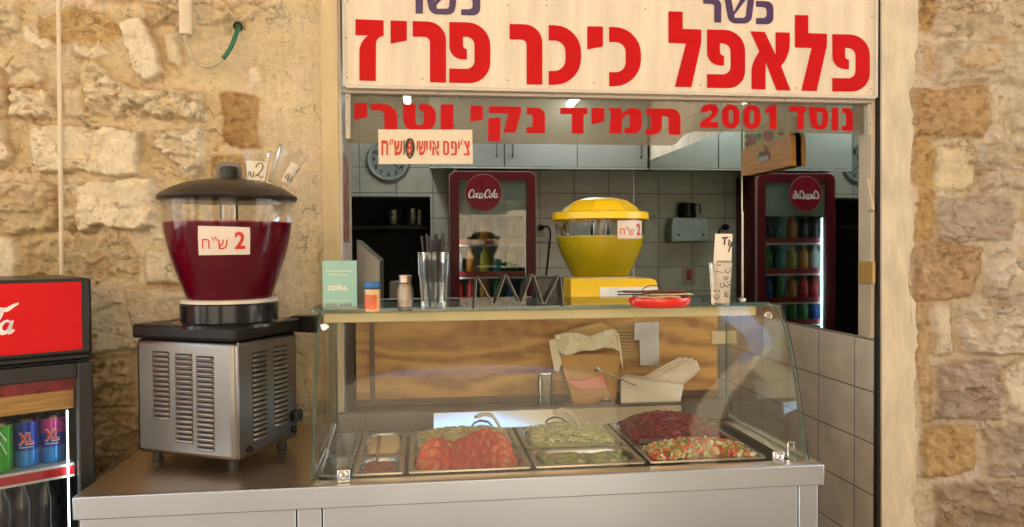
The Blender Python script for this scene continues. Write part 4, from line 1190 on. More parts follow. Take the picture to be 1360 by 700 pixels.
for i, (u, v) in enumerate(((.30, .22), (.42, .12), (.70, .62), (.68, .30), (.82, .16), (.2, .5))):
    if gs is None:
        mb = MB(); mb.lathe([(.0005, -.0015), (.008, -.0018), (.0095, 0), (.008, .0018), (.0005, .0015)], n=14, sy=.8); gs = mb.build('pickle_disc', pbr('pickle_cut', (.55, .50, .16), .3), origin=Vector((0, 0, 0))); o = gs
    else: o = dup(gs, (0, 0, 0))
    o.location = (a + .03 + (b - a - .06) * u, yf + .03 + (ym - yf - .06) * v, ZR - .004); o.rotation_euler = (.25, rg.uniform(-.2, .3), i)
    tag(o, 'pale yellow cut pickle disc on top of the green pickles', 'pickle', 'cut pickle discs')
# tongs on the pans: metal loops seen at the rear rim
def tongs(px, py, label, y):
    q = P(px, py, Y=y); mb = MB()
    base = Vector((q.x, q.y, q.z))
    for s in (-1, 1):
        mb.tube([base + Vector((.0, s * .012, .0)), base + Vector((.018, s * .014, .006)), base + Vector((.040, s * .012, .002)), base + Vector((.055, s * .010, -.02)), base + Vector((.07, s * .006, -.05))], [.003, .0035, .0035, .004, .004], 6)
    mb.tube([base + Vector((0, -.012, 0)), base + Vector((-.007, 0, -.002)), base + Vector((0, .012, 0))], .003, 6)
    tag(mb.build('tongs', pbr('cream_tongs', (.62, .52, .36), .4)), label, 'tongs')
tongs(634, 553, 'pale tongs with a rounded loop resting behind the tomatoes', 1.99)
tongs(738, 548, 'pale tongs with a rounded loop resting in the yellow green cabbage', 1.99)
for px, py, y, lb in ((436, 585, 1.9, 'dark tongs standing in the narrow rear pan at the left end'), (425, 622, 1.72, 'dark tongs lying in the narrow front pan at the left end')):
    q = P(px, py, Y=y); mb = MB()
    for s in (-1, 1): mb.tube([q + Vector((-.012 + s * .008, 0, -.03)), q + Vector((s * .006, .01, 0)), q + Vector((.012 + s * .002, .03, .035))], .0028, 6)
    tag(mb.build('tongs', steel('tong_steel', (.4, .4, .4), .3)), lb, 'tongs')
# spoon resting in the hummus
q = P(488, 578, Y=1.93); mb = MB(); mb.tube([q + Vector((.004, -.02, -.022)), q, q + Vector((-.014, .05, .028))], [.004, .003, .0045], 8)
tag(mb.build('spoon', steel('spoon_steel', (.45, .44, .42), .25)), 'steel spoon handle leaning out of the hummus', 'spoon')

# ------------------------------------------------------------------ things behind the pans, inside the case
mb = MB(); mb.box(-.20, XB1, 2.093, YBK - .013, .970, .987); tag(mb.build('rear_ledge', wst, bevel=.002), 'dark wooden ledge behind the pans carrying the carton and tub', 'ledge')
paper = pbr('wax_paper', (.72, .60, .42), .6, var=.06)
def quad_box(pts, Y, d, name, mats, label, cat, group=None, bevel=.002, smooth=True):
    mb = MB(); mb.prism([pts], lambda u, v, dd: P(u, v, Y=Y) + Vector((0, dd, 0)), 0, d)
    return tag(mb.build(name, mats, bevel=bevel), label, cat, group)
bs = thing('bread_box', P(780, 530, Y=2.16), 'open brown carton lined with wax paper inside the case', 'box')
mb = MB(); mb.prism([rnd([(742, 471, 0), (824, 471, 0), (817, 542, 3), (764, 542, 3)])], lambda u, v, d: P(u, v, Y=2.15) + Vector((0, d, 0)), 0, .07); mb.build('carton', pbr('carton', (.47, .24, .06), .6, var=.12), bs, bevel=.002)
mb = MB()
n = 14
top = [(737, 445), (748, 441), (765, 443), (782, 446), (800, 440), (815, 438), (822, 442)]
bot = [(743, 470), (755, 472), (770, 468), (785, 465), (800, 462), (815, 464), (826, 468)]
mb.loft([[P(u, v, Y=2.143 + .003 * math.sin(i * 2.1)) for i, (u, v) in enumerate(top)], [P(u, (v + t2) / 2, Y=2.135 + .006 * math.sin(i * 1.7)) for i, ((u, v), (_, t2)) in enumerate(zip(bot, top))], [P(u, v, Y=2.14 + .004 * math.sin(i * 2.4)) for i, (u, v) in enumerate(bot)]], closed=False)
mb.prism([[(729, 452), (739, 450), (746, 482), (742, 494), (736, 492)]], lambda u, v, d: P(u, v, Y=2.142) + Vector((0, d, 0)), 0, .002)
mb.prism([[(822, 445), (826, 470), (828, 492), (824, 478)]], lambda u, v, d: P(u, v, Y=2.142) + Vector((0, d, 0)), 0, .002)
nu, nv = 26, 9; vs = []; rg = random.Random(12)
for j_ in range(nv + 1):
    for i_ in range(nu + 1):
        u = i_ / nu * (len(top) - 1); k = min(int(u), len(top) - 2); f_ = u - k; v = j_ / nv
        a_ = Vector(top[k]) * (1 - f_) + Vector(top[k + 1]) * f_; b_ = Vector(bot[k]) * (1 - f_) + Vector(bot[k + 1]) * f_
        q = a_ * (1 - v) + b_ * v
        vs.append(P(q.x, q.y + 1.2 * math.sin(u * 2.3), Y=2.136 + .006 * math.sin(u * 2.6 + v * 3) + rg.uniform(-.0025, .0025)))
mb = MB(); mb.add(vs, [(j_ * (nu + 1) + i_, j_ * (nu + 1) + i_ + 1, (j_ + 1) * (nu + 1) + i_ + 1, (j_ + 1) * (nu + 1) + i_) for j_ in range(nv) for i_ in range(nu)])
mb.prism([[(729, 452), (739, 450), (746, 482), (742, 494), (736, 492)]], lambda u, v, d: P(u, v, Y=2.142) + Vector((0, d, 0)), 0, .002)
mb.prism([[(822, 445), (826, 470), (828, 492), (824, 478)]], lambda u, v, d: P(u, v, Y=2.142) + Vector((0, d, 0)), 0, .002)
o = mb.build('paper_lining', paper, bs, ang=18); sm = o.modifiers.new('thick', 'SOLIDIFY'); sm.thickness = .0008
quad_box([(738, 452), (760, 438), (800, 428), (812, 436), (812, 462), (740, 462)], 2.19, .02, 'pita_bread', pbr('pita', (.56, .36, .13), .8, var=.15, bump=.2), 'flat tan pita bread standing in the paper lined carton', 'bread')
quad_box(rnd([(750, 505), (768, 506), (802, 499), (807, 516), (770, 518)]), 2.135, .008, 'napkin', pbr('pink_napkin', (.68, .22, .17), .7, bump=.2), 'folded pink napkin under the brown carton', 'napkin')
wb = thing('paper_box', P(865, 540, Y=2.12), 'pale open tub holding a thick wedge of tissue sheets', 'tub')
mb = MB(); mb.loft([[P(u, v, Y=y) for u, v, y in ((825, 500, 2.10), (908, 511, 2.10), (906, 506, 2.17), (832, 497, 2.17))], [P(u, v, Y=y) for u, v, y in ((824, 541, 2.10), (902, 543, 2.10), (901, 540, 2.16), (830, 538, 2.16))]], cap1=True)
o = mb.build('tub', pbr('cream_plastic', (.68, .56, .41), .4, sss=.1), wb); sm = o.modifiers.new('thick', 'SOLIDIFY'); sm.thickness = .0015
tis = [pbr('tissue', (.70, .55, .40), .75, var=.12, scale=30, bump=.3, bscale=40), pbr('tissue_pale', (.76, .63, .48), .75, var=.1, scale=30, bump=.3, bscale=40)]
rg = random.Random(8)
for k in range(11):
    t_ = k / 10
    A = (846 + 20 * t_, 503 + 4 * t_); B = (903 + 22 * t_, 475 - 3 * t_ + 6 * t_ * t_); Dn = (880 + 26 * t_, 514); 
    C2 = (B[0] + 3 + 2 * t_, B[1] + 5 + 7 * t_)
    nu, nv = 10, 3
    vs = []
    for j_ in range(nv + 1):
        for i_ in range(nu + 1):
            u = i_ / nu; v = j_ / nv
            px_ = (A[0] * (1 - u) + B[0] * u) * (1 - v) + (Dn[0] * (1 - u) + C2[0] * u) * v + rg.uniform(-.25, .25)
            py_ = (A[1] * (1 - u) + B[1] * u) * (1 - v) + (Dn[1] * (1 - u) + C2[1] * u) * v + 1.2 * math.sin(u * 5 + k * 1.7) + rg.uniform(-.2, .2)
            vs.append(P(px_, py_, Y=2.112 + .005 * (10 - k) + .004 * math.sin(u * 4 + k)))
    mb = MB(); mb.add(vs, [(j_ * (nu + 1) + i_, j_ * (nu + 1) + i_ + 1, (j_ + 1) * (nu + 1) + i_ + 1, (j_ + 1) * (nu + 1) + i_) for j_ in range(nv) for i_ in range(nu)])
    o = mb.build('tissue_sheet', tis[k % 2], normals=False); sm = o.modifiers.new('thick', 'SOLIDIFY'); sm.thickness = .0006
    tag(o, 'cream tissue sheet fanned out of the pale tub', 'tissue', 'tissue sheets in the tub')
quad_box([(842, 428), (875, 427), (876, 487), (850, 486), (849, 452), (842, 452)], 2.215, .01, 'grey_plate', pbr('grey_metal', (.42, .42, .42), .35, .6), 'small grey metal plate leaning on the plywood behind the tissues', 'plate')
quad_box([(945, 440), (977, 439), (978, 456), (946, 457)], YBK - .004, .003, 'paper_label', pbr('label_paper', (.55, .44, .27), .6), 'small blank paper label stuck on the plywood', 'label', bevel=0)
mb = MB()
for k in range(11):
    z_ = 430 + k * 4.2
    mb.prism([[(819, z_), (842, z_), (842, z_ + 2.4), (819, z_ + 2.4)]], lambda u, v, d: P(u, v, Y=YBK - .008) + Vector((0, d, 0)), 0, .007)
tag(mb.build('vent_grille', pbr('tan_slats', (.50, .36, .16), .5)), 'small tan slatted vent on the plywood beside the carton', 'vent')
# ladle with a steel ball end, jar with metal lid, glass bottle
mb = MB(); q0 = P(792, 490, Y=2.10); q1 = P(845, 512, Y=2.10)
mb.tube([q0, q1], .003, 8); mb.lathe([(.0005, -.009), (.006, -.007), (.009, 0), (.006, .007), (.0005, .009)], ctr=q0, n=16)
tag(mb.build('ladle', chrome), 'steel ladle handle with a ball end crossing the carton', 'ladle')
def jar_at(px, pyb, pyt, wpx, Y, name, body, lidm, label, cat, lid=.25):
    b_ = P(px, pyb, Y=Y); b_.z = .9885; t_ = P(px, pyt, Y=Y); d = (CM.inverted() @ b_).z * -1; r = wpx / 2 * d / 975; h_ = t_.z - b_.z
    t = thing(name, b_, label, cat)
    mb = MB(); mb.lathe([(r * .9, 0), (r, h_ * .05), (r, h_ * (1 - lid) - .004), (r * .85, h_ * (1 - lid))], ctr=b_, n=28); mb.build('glass', body, t)
    mb = MB(); mb.lathe([(r * .92, h_ * (1 - lid)), (r * .95, h_ * (1 - lid) + .001), (r * .95, h_ - .002), (r * .8, h_)], ctr=b_, n=28); mb.build('lid', lidm, t)
    return t
jar_at(805, 551, 528, 15, 2.125, 'spice_jar', pbr('jar_oil', (.30, .20, .06), .2), chrome, 'small jar with a shiny steel lid behind the cabbage', 'jar', .4)
jar_at(724, 552, 493, 20, 2.12, 'glass_bottle', clear('bottle_glass', (.8, .86, .84), 1.5), chrome, 'clear glass bottle standing behind the yellow green cabbage', 'bottle', .08)

# ------------------------------------------------------------------ red drink dispenser
N0 = Vector((-.426, 1.725, 0)); eL = Vector((-.899, .4378, 0)); eR = Vector((.4378, .899, 0)); W_, L_ = .288, .240
plas_b = pbr('black_plastic', (.013, .011, .010), .38, var=.15, spec=.22)
plas_b2 = pbr('black_rubber', (.015, .014, .013), .6)
dst = steel('dispenser_steel', (.235, .215, .19), .34, (1, 1, 1), .05)
dst2 = steel('louvre_steel', (.36, .32, .265), .38, (1, 1, 1), .06, 0)
rd = thing('drink_dispenser', N0 + eL * W_ / 2 + eR * L_ / 2 + Vector((0, 0, ZC)), 'red juice dispenser with steel louvred body, clear bowl and black lid', 'drink dispenser')
TD = Matrix(((eL.x, eR.x, 0, N0.x), (eL.y, eR.y, 0, N0.y), (0, 0, 1, ZC), (0, 0, 0, 1)))
def D(u, v, z): return TD @ Vector((u, v, z))
mb = MB(); mb.box(0, W_, 0, L_, .026, .300, T=TD)
mb.build('body', dst, rd, bevel=.012, seg=4)
mb = MB(); mb.box(-.0012, .0, .0125, .014, .03, .298, T=TD)
mb.build('corner_seam', pbr('bright_edge', (.75, .73, .7), .2, 1.0), rd)
def louvres(name, face, cols_, z1, pitch, wd):
    for (c0, n_l, z0off) in cols_:
        mb = MB()
        for k in range(n_l):
            z = z1 - z0off - k * pitch
            if face == 'front':
                mb.box(c0, c0 + wd, -.0012, .002, z - .0026, z, T=TD, mi=1)
                pts = [D(c0 + wd * t_, -.0012 - .0016 * math.sin(math.pi * min(max(t_, .02), .98)) ** .4, z - .0065) for t_ in (0, .05, .15, .5, .85, .95, 1)]
            else:
                mb.box(-.0012, .002, c0, c0 + wd, z - .0026, z, T=TD, mi=1)
                pts = [D(-.0012 - .0016 * math.sin(math.pi * min(max(t_, .02), .98)) ** .4, c0 + wd * t_, z - .0065) for t_ in (0, .05, .15, .5, .85, .95, 1)]
            mb.tube(pts, [.0015, .0034, .0039, .0039, .0039, .0034, .0015], 8)
        mb.build(name, [dst2, plas_b2], rd)
# columns measured from the near corner towards the left
louvres('louvre_panel', 'front', [(.058, 19, .006), (.119, 18, .003), (.186, 14, 0)], .272, .0117, .048)
louvres('louvre_panel', 'side', [(.062, 18, .004), (.142, 17, 0)], .272, .0117, .052)
for u, v in ((.03, .03), (W_ - .035, .03), (.03, L_ - .03), (W_ - .035, L_ - .03)):
    mb = MB(); p = D(u, v, 0); mb.lathe([(.012, 0), (.0125, .004), (.0105, .027)], ctr=p, n=16); mb.build('foot', plas_b2, rd)
mb = MB(); mb.box(-.006, W_ + .006, -.006, L_ + .006, .301, .335, T=TD)
mb.build('top_tray', plas_b, rd, bevel=.008, seg=3)
mb = MB(); mb.box(-.050, .03, L_ + .0065, L_ + .055, .296, .338, T=TD); mb.build('tray_spout', plas_b, rd, bevel=.004)
for v, z in ((.045, .045), (.215, .052)):
    mb = MB(); T = Matrix.Translation(D(-.0005, v, z)) @ Matrix.Rotation(math.atan2(-eL.y, -eL.x), 4, 'Z') @ Matrix.Rotation(R(90), 4, 'Y')
    mb.lathe([(.008, 0), (.008, .006), (.005, .009)], n=16, T=T); mb.build('screw_knob', plas_b, rd)
mb = MB(); mb.box(-.016, -.002, L_ - .03, L_ - .002, .072, .10, T=TD); mb.build('tap_lever', plas_b2, rd, bevel=.003)
BC = Vector((-.474, 1.888, 0))
def zz(y): return H - (y - 332) * 1.82 / 975
def lathe_part(name, pr, m, n=64, **k):
    mb = MB(); mb.lathe(pr, ctr=BC, n=n); return mb.build(name, m, rd, **k)
lathe_part('collar', [(.135, zz(430)), (.135, zz(426)), (.118, zz(425)), (.114, zz(424)), (.115, zz(402)), (.112, zz(400))], pbr('collar_black', (.012, .012, .013), .18, spec=.28))
lathe_part('gasket_ring', [(.108, zz(400.5)), (.113, zz(400)), (.113, zz(396)), (.106, zz(395))], pbr('white_gasket', (.62, .55, .45), .5))
bowl = [(.100, zz(396)), (.107, zz(386)), (.118, zz(370)), (.136, zz(340)), (.147, zz(315)), (.1515, zz(297)), (.1545, zz(280)), (.157, zz(262))]
poly = clear('bowl_plastic', (.95, .93, .90), 1.45, gain=.5)
mb = MB(); mb.lathe(bowl, ctr=BC, n=72, cap=False); mb.build('bowl', poly, rd, normals=False, ang=60)
juice = pbr('red_juice', (.115, .0012, .011), .10, var=.05, spec=.22)
mb = MB(); mb.lathe([(r - .003, z) for r, z in bowl[:6]], ctr=BC, n=72); mb.build('juice', juice, rd, ang=60)
mb = MB(); mb.lathe([(.1475, zz(297) - .001), (.1485, zz(296.8) + .0025), (.140, zz(296.5) + .001), (.10, zz(297) + .0008)], ctr=BC, n=64, cap=False); mb.build('froth', pbr('red_froth', (.34, .06, .06), .5, var=.4, scale=120), rd)
mb = MB(); mb.lathe([(.022, zz(297) + .001), (.022, zz(266))], ctr=BC, n=20); mb.build('mixer_column', clear('mixer', (.85, .80, .74), 1.4), rd)
lid_m = pbr('lid_black', (.026, .019, .015), .30, var=.1, spec=.3)
lathe_part('lid', [(.158, zz(268)), (.1625, zz(266)), (.1635, zz(262)), (.155, zz(258)), (.135, zz(251.5)), (.105, zz(245)), (.07, zz(240.5)), (.035, zz(238)), (.0005, zz(237))], lid_m, ang=50)
ld = [c for c in rd.children if c.name.startswith('lid')][0]
mb = MB()
hx = Vector((1, 0, 0))
lp = rnd([(-.030, zz(241)), (-.030, zz(214), .018), (.030, zz(214), .018), (.030, zz(241))])
li = rnd([(.022, zz(241)), (.022, zz(220), .012), (-.022, zz(220), .012), (-.022, zz(241))])
mb.prism([lp + li], lambda u, v, d: Vector((BC.x + u - .008, BC.y + .03 + d, v)), 0, .02)
o = mb.build('handle', pbr('handle_grey', (.16, .14, .12), .3), ld, bevel=.002)
mb = MB(); mb.lathe([(.019, zz(240)), (.019, zz(223)), (.016, zz(222))], ctr=BC + Vector((.004, -.005, 0)), n=24); mb.build('knob', plas_b2, ld, bevel=.001)
# price sticker wrapped on the bowl
def on_bowl(ctr, prof_, px, py, lift, dcam):
    """pixel column/row to the bowl's surface (solved on its own profile)"""
    d = ray(px, py); o_ = CO
    t = dcam
    for _ in range(60):
        p = o_ + d * t
        rr_ = np.interp(p.z, [q[1] for q in prof_], [q[0] for q in prof_]) + lift
        r_ = math.hypot(p.x - ctr.x, p.y - ctr.y)
        t += (r_ - rr_) * .5
        if abs(r_ - rr_) < 1e-5: break
    return o_ + d * t
def sticker(root_, ctr, prof_, quad, dcam, txt, nm):
    m_p = pbr('sticker_paper', (.72, .60, .50), .4, var=.04)
    # a true surface patch: cylinder coordinates from the quad's corners
    c = [on_bowl(ctr, prof_, u, v, .0012, dcam) for u, v in quad]
    an = [math.atan2(p.y - ctr.y, p.x - ctr.x) for p in c]; zs_ = [p.z for p in c]
    def sf(u, v, lift=.0012):
        a = (an[0] * (1 - u) + an[1] * u) * (1 - v) + (an[3] * (1 - u) + an[2] * u) * v
        z = (zs_[0] * (1 - u) + zs_[1] * u) * (1 - v) + (zs_[3] * (1 - u) + zs_[2] * u) * v
        r_ = np.interp(z, [q[1] for q in prof_], [q[0] for q in prof_]) + lift
        return Vector((ctr.x + r_ * math.cos(a), ctr.y + r_ * math.sin(a), z))
    mb = MB(); n = 12
    mb.add([sf(i / n, j / 6) for j in range(7) for i in range(n + 1)], [(j * (n + 1) + i, j * (n + 1) + i + 1, (j + 1) * (n + 1) + i + 1, (j + 1) * (n + 1) + i) for j in range(6) for i in range(n)])
    st = mb.build('price_sticker', m_p, root_, normals=False)
    mb = MB(); f = lambda u, v: sf(u, v, .002)
    put_text(mb, '2', f, .70, .90, .80, .17, .03)
    put_text(mb, 'ש', f, .39, .57, .80, .46, .0)
    put_text(mb, 'ח', f, .08, .23, .78, .44, .0)
    ribbon(mb, [(.275, .36), (.305, .50)], .022, f); ribbon(mb, [(.335, .36), (.365, .50)], .022, f)
    mb.build('red_lettering', red2, st, normals=False, smooth=False)
sticker(rd, BC, bowl, [(263, 300), (332, 302), (332, 338), (264, 339)], 1.7, '', 'a')

# plastic cups leaning on the lid
cupm = clear('cup_plastic', (.94, .92, .88), 1.4, film=(.62, .56, .47), filmw=.20, gain=.6)
def cup(base, axis, h_, r0, r1, label, tagpaper):
    t = thing('plastic_cup', base, label, 'cup')
    q = Vector((0, 0, 1)).rotation_difference(axis).to_matrix().to_4x4(); T = Matrix.Translation(base) @ q
    mb = MB(); mb.lathe([(r0 * .85, .004), (r0, 0), (r0 * 1.03, .004), (r1 * .95, h_ * .8), (r1 * .97, h_ * .82), (r1, h_ * .98), (r1 * 1.07, h_ * .985), (r1 * 1.07, h_), (r1 * .99, h_)], T=T, n=36, cap=False)
    mb.lathe([(.0005, .004), (r0 * .85, .004)], T=T, n=36, cap=False)
    mb.build('shell', cupm, t, normals=False, ang=50)
    to = (CO - base); lc = (T.inverted().to_3x3() @ to); a0 = math.atan2(lc.y, lc.x)
    def sf(u, v, l=.0008):
        z = h_ * (.66 - .52 * v); r_ = r0 * 1.03 + (r1 * .95 - r0 * 1.03) * z / (h_ * .8) + l; a = a0 + tagpaper + (u - .5) * 1.9
        return T @ Vector((r_ * math.cos(a), r_ * math.sin(a), z))
    mb = MB(); n = 10
    mb.add([sf(i / n, j / 2) for j in range(3) for i in range(n + 1)], [(j * (n + 1) + i, j * (n + 1) + i + 1, (j + 1) * (n + 1) + i + 1, (j + 1) * (n + 1) + i) for j in range(2) for i in range(n)])
    o = mb.build('paper_tag', pbr('tag_paper', (.72, .62, .46), .5), t, normals=False)
    mb = MB(); f = lambda u, v: sf(u, v, .0018)
    ribbon(mb, spline([(.45, .35), (.55, .12), (.72, .15), (.74, .38), (.60, .66), (.46, .82), (.55, .72), (.70, .88), (.84, .74)]), .045, f)
    ribbon(mb, spline([(.10, .85), (.12, .60), (.22, .62), (.21, .80)]), .04, f); ribbon(mb, spline([(.22, .62), (.27, .86), (.36, .82), (.37, .58)]), .04, f)
    mb.build('handwriting', ink, o, normals=False, smooth=False)
    return t
cb0 = P(340, 247, Y=1.86); cup(cb0, Vector((.05, .05, 1)).normalized(), .086, .021, .033, 'clear plastic cup with a handwritten 2 standing upright on the black lid', 0.0)
cb1 = P(367, 246, Y=1.88); cup(cb1, Vector((.42, .06, .9)).normalized(), .100, .023, .037, 'larger clear plastic cup tilted to the right on the black lid', 1.15)

# ------------------------------------------------------------------ yellow drink dispenser on the cabinet
YC = Vector((.573, 2.333, 0)); DY = 2.386
def zy(y): return H - (y - 329.3) * DY / 975
yel = pbr('yellow_plastic', (.92, .60, .008), .33, var=.05, scale=6)
yd = thing('drink_dispenser', (YC.x + .04, YC.y, ZB), 'yellow lidded lemonade dispenser on the cabinet behind the glass shelf', 'drink dispenser')
zf = lambda y: P(800, y, Y=2.238).z
x0, x1 = P(758, 385, Y=2.24).x, P(873, 385, Y=2.24).x
mb = MB(); mb.prism([rnd([(x0, zf(398.5)), (x1, zf(398.5)), (x1, zf(371), .02), (x0, zf(369.5), .004)])], lambda u, v, d: Vector((u, 2.24 + d, v)), 0, .19)
mb.build('base', yel, yd, bevel=.004)
mb = MB(); mb.box(P(797, 390, Y=2.238).x, x1 + .001, 2.237, 2.2395, zf(398), zf(381.5)); mb.build('front_panel', pbr('white_panel', (.80, .79, .77), .35), yd, bevel=.001)
mb = MB()
for k in range(3): mb.box(P(820, 390, Y=2.236).x, x1 - .004, 2.2355, 2.2368, zf(396.5 - 4 * k), zf(394.7 - 4 * k))
mb.build('vent_slots', plas_b2, yd)
for u in (x0 + .015, x1 - .02):
    for v in (2.255, 2.41):
        mb = MB(); mb.lathe([(.009, ZB + .0005), (.009, zf(398.5) + .001)], ctr=(u, v, 0), n=12); mb.build('foot', plas_b2, yd)
ybowl = [(.088, zy(368)), (.094, zy(364)), (.108, zy(354)), (.125, zy(340)), (.1385, zy(325)), (.1435, zy(315)), (.147, zy(300)), (.149, zy(288))]
mb = MB(); mb.lathe(ybowl, ctr=YC, n=64, cap=False); mb.build('bowl', poly, yd, normals=False, ang=60)
mb = MB(); mb.lathe([(r - .003, z) for r, z in ybowl[:6]], ctr=YC, n=64); mb.build('juice', pbr('lemonade', (.58, .45, .010), .25, var=.05, spec=.25), yd, ang=60)
mb = MB(); mb.lathe([(.090, zy(370)), (.095, zy(369)), (.095, zy(367)), (.089, zy(366.5))], ctr=YC, n=48); mb.build('gasket_ring', pbr('cream_gasket', (.6, .52, .3), .5), yd)
mb = MB(); mb.lathe([(.1395, zy(315) - .001), (.1405, zy(315) + .004), (.130, zy(315) + .002), (.09, zy(315) + .001)], ctr=YC, n=64, cap=False); mb.build('froth', pbr('yellow_froth', (.62, .55, .16), .5, var=.3, scale=120), yd)
mb = MB(); mb.lathe([(.03, zy(315) + .001), (.03, zy(290))], ctr=YC, n=20); mb.build('mixer_column', clear('mixer', (.85, .80, .74), 1.4), yd)
# eight sided faceted lid
mb = MB()
def octr(rx, z, k=.93): return [Vector((YC.x + rx * math.cos(R(22.5 + 45 * i)), YC.y + rx * math.sin(R(22.5 + 45 * i)), z)) for i in range(8)]
mb.lathe([(.150, zy(293)), (.156, zy(292)), (.156, zy(284)), (.150, zy(282.5)), (.13, zy(282))], ctr=YC, n=48, cap=False)
mb.loft([octr(.132, zy(283)), octr(.118, zy(276)), octr(.086, zy(267)), octr(.05, zy(263.5))], cap1=True)
mb.build('lid', yel, yd, ang=20)
sticker(yd, YC, ybowl, [(820, 293), (852, 293), (852, 317), (820, 317)], 2.2, '', 'b')
# ------------------------------------------------------------------ things on the glass shelf
ZS = zs0 + .0085
def on_shelf(px, py): return P(px, py, Z=ZS)
# mint green card standing at the left end
Yk = on_shelf(450, 411).y
fk_ = lambda u, v, d=0: P(420 + u / 6.8, 330 + v / 6.8, Y=Yk) + Vector((0, d, 0))
kc = P(450, 411, Y=Yk); kc.z = ZS
kd = thing('counter_card', kc, 'mint green card reading colu standing at the left end of the glass shelf', 'card')
lo = min(fk_(60, 560).z, fk_(370, 560).z)
mb = MB()
a_, b_2 = fk_(55, 115), fk_(365, 105)
mb.box(a_.x, b_2.x, Yk, Yk + .003, ZS, (a_.z + b_2.z) / 2); mb.build('card', pbr('mint_card', (.28, .50, .42), .5, var=.04), kd)
mb = MB(); mb.box(a_.x - .004, b_2.x + .004, Yk - .006, Yk + .03, ZS, ZS + .006); mb.build('stand', clear('acrylic', (.9, .93, .9), 1.49, film=(.6, .55, .42), filmw=.15), kd)
mb = MB(); fw = lambda u, v: fk_(u, v, -.001)
put_text(mb, 'colu.', fw, 102, 290, 380, 318, .045)
for y_ in (200, 232): 
    for k in range(9 if y_ == 200 else 7): mb.add([fw(88 + 26 * k + (25 if y_ > 210 else 0), y_), fw(108 + 26 * k + (25 if y_ > 210 else 0), y_), fw(108 + 26 * k + (25 if y_ > 210 else 0), y_ + 10), fw(88 + 26 * k + (25 if y_ > 210 else 0), y_ + 10)], [(0, 1, 2, 3)])
mb.add([fw(85, 467), fw(290, 467), fw(290, 471), fw(85, 471)], [(0, 1, 2, 3)])
mb.build('white_print', pbr('white_print', (.75, .70, .58), .5), kd, smooth=False)
mb = MB()
for u0 in (80, 210): mb.add([fw(u0, 495), fw(u0 + 112, 495), fw(u0 + 112, 524), fw(u0, 524)], [(0, 1, 2, 3)])
mb.build('grey_badges', pbr('grey_print', (.22, .28, .27), .5), kd, smooth=False)

def r_at(p, wpx): return wpx / 2 * (-(CM.inverted() @ p).z) / 975
# sprinkle jar with blue lid
p = on_shelf(495, 414); h_ = P(495, 374.5, Y=p.y).z - p.z; r_ = r_at(p, 20.5)
t = thing('spice_jar', p, 'small jar of orange seasoning with a blue lid on the glass shelf', 'jar')
mb = MB(); mb.lathe([(r_ * .9, 0), (r_, .002), (r_, h_ * .76)], ctr=p, n=32); mb.build('body', pbr('seasoning', (.62, .40, .17), .3, var=.2, scale=120), t)
mb = MB(); mb.lathe([(r_ * 1.012, h_ * .10), (r_ * 1.012, h_ * .58)], ctr=p, n=40, cap=False)
mb.f = [f for f in mb.f if -1.2 * r_ < (mb.v[f[0]].x - p.x) < .55 * r_ and mb.v[f[0]].y < p.y + .002]; mb.m = mb.m[:len(mb.f)]
mb.build('orange_label', pbr('orange_label', (.70, .13, .03), .4, var=.3, scale=30), t, normals=False)
mb = MB(); mb.lathe([(r_ * 1.04, h_ * .765), (r_ * 1.04, h_ * .80)], ctr=p, n=32); mb.build('black_band', plas_b2, t)
mb = MB(); mb.lathe([(r_ * 1.03, h_ * .802), (r_ * 1.07, h_ * .83), (r_ * 1.07, h_ * .96), (r_ * 1.0, h_)], ctr=p, n=32); mb.build('lid', pbr('blue_lid', (.012, .13, .36), .35), t)
# glass shaker
p = on_shelf(538.5, 412.5); h_ = P(538.5, 365.5, Y=p.y).z - p.z; r_ = r_at(p, 22.5)
t = thing('glass_shaker', p, 'waisted glass shaker of white powder with a brown metal cap', 'shaker')
pr = [(.84, 0), (.90, .02), (.90, .10), (.97, .30), (1.0, .46), (.96, .58), (.82, .70), (.66, .78)]
mb = MB(); mb.lathe([(a_ * r_, b_ * h_) for a_, b_ in pr], ctr=p, n=36); mb.build('glass', clear('shaker_glass', (.97, .96, .94), 1.5), t, ang=60)
mb = MB(); mb.lathe([((a_ - .05) * r_, b_ * h_ + (.003 if b_ < .1 else 0)) for a_, b_ in [(.8, .12), (.97, .30), (1.0, .46), (.96, .58), (.82, .70), (.70, .76)]], ctr=p, n=36); mb.build('powder', pbr('white_powder', (.66, .56, .45), .8, bump=.2, bscale=80), t, ang=60)
mb = MB(); mb.lathe([(.70 * r_, h_ * .785), (.74 * r_, h_ * .80), (.72 * r_, h_ * .93), (.76 * r_, h_ * .94), (.76 * r_, h_ * .99), (.70 * r_, h_)], ctr=p, n=32); mb.build('cap', steel('bronze_cap', (.42, .32, .25), .35, (1, 1, 1)), t)
# tumbler with black straws
p = on_shelf(576, 413); h_ = P(576, 335, Y=p.y).z - p.z; r_ = r_at(p, 41)
t = thing('tumbler', p, 'tall ribbed clear tumbler holding black straws on the glass shelf', 'tumbler')
tg = clear('tumbler_glass', (.88, .89, .87), 1.5, gain=.8)
out_ = [(.72, 0), (.76, .01), (.79, .10), (.80, .16), (.88, .50), (.90, .58), (.97, .62), (1.0, 1.0)]
in_ = [(.94, 1.0), (.91, .62), (.82, .56), (.72, .16), (.0008, .14)]
mb = MB(); mb.lathe([(a_ * r_, b_ * h_) for a_, b_ in out_ + in_], ctr=p, n=40)
for i in range(len(mb.v)):
    v = mb.v[i]; hh = (v.z - p.z) / h_
    if hh < .55:
        k = 1 + .025 * math.cos(10 * math.atan2(v.y - p.y, v.x - p.x)); mb.v[i] = Vector((p.x + (v.x - p.x) * k, p.y + (v.y - p.y) * k, v.z))
mb.build('glass', tg, t, ang=50)
rg = random.Random(2); stp = None
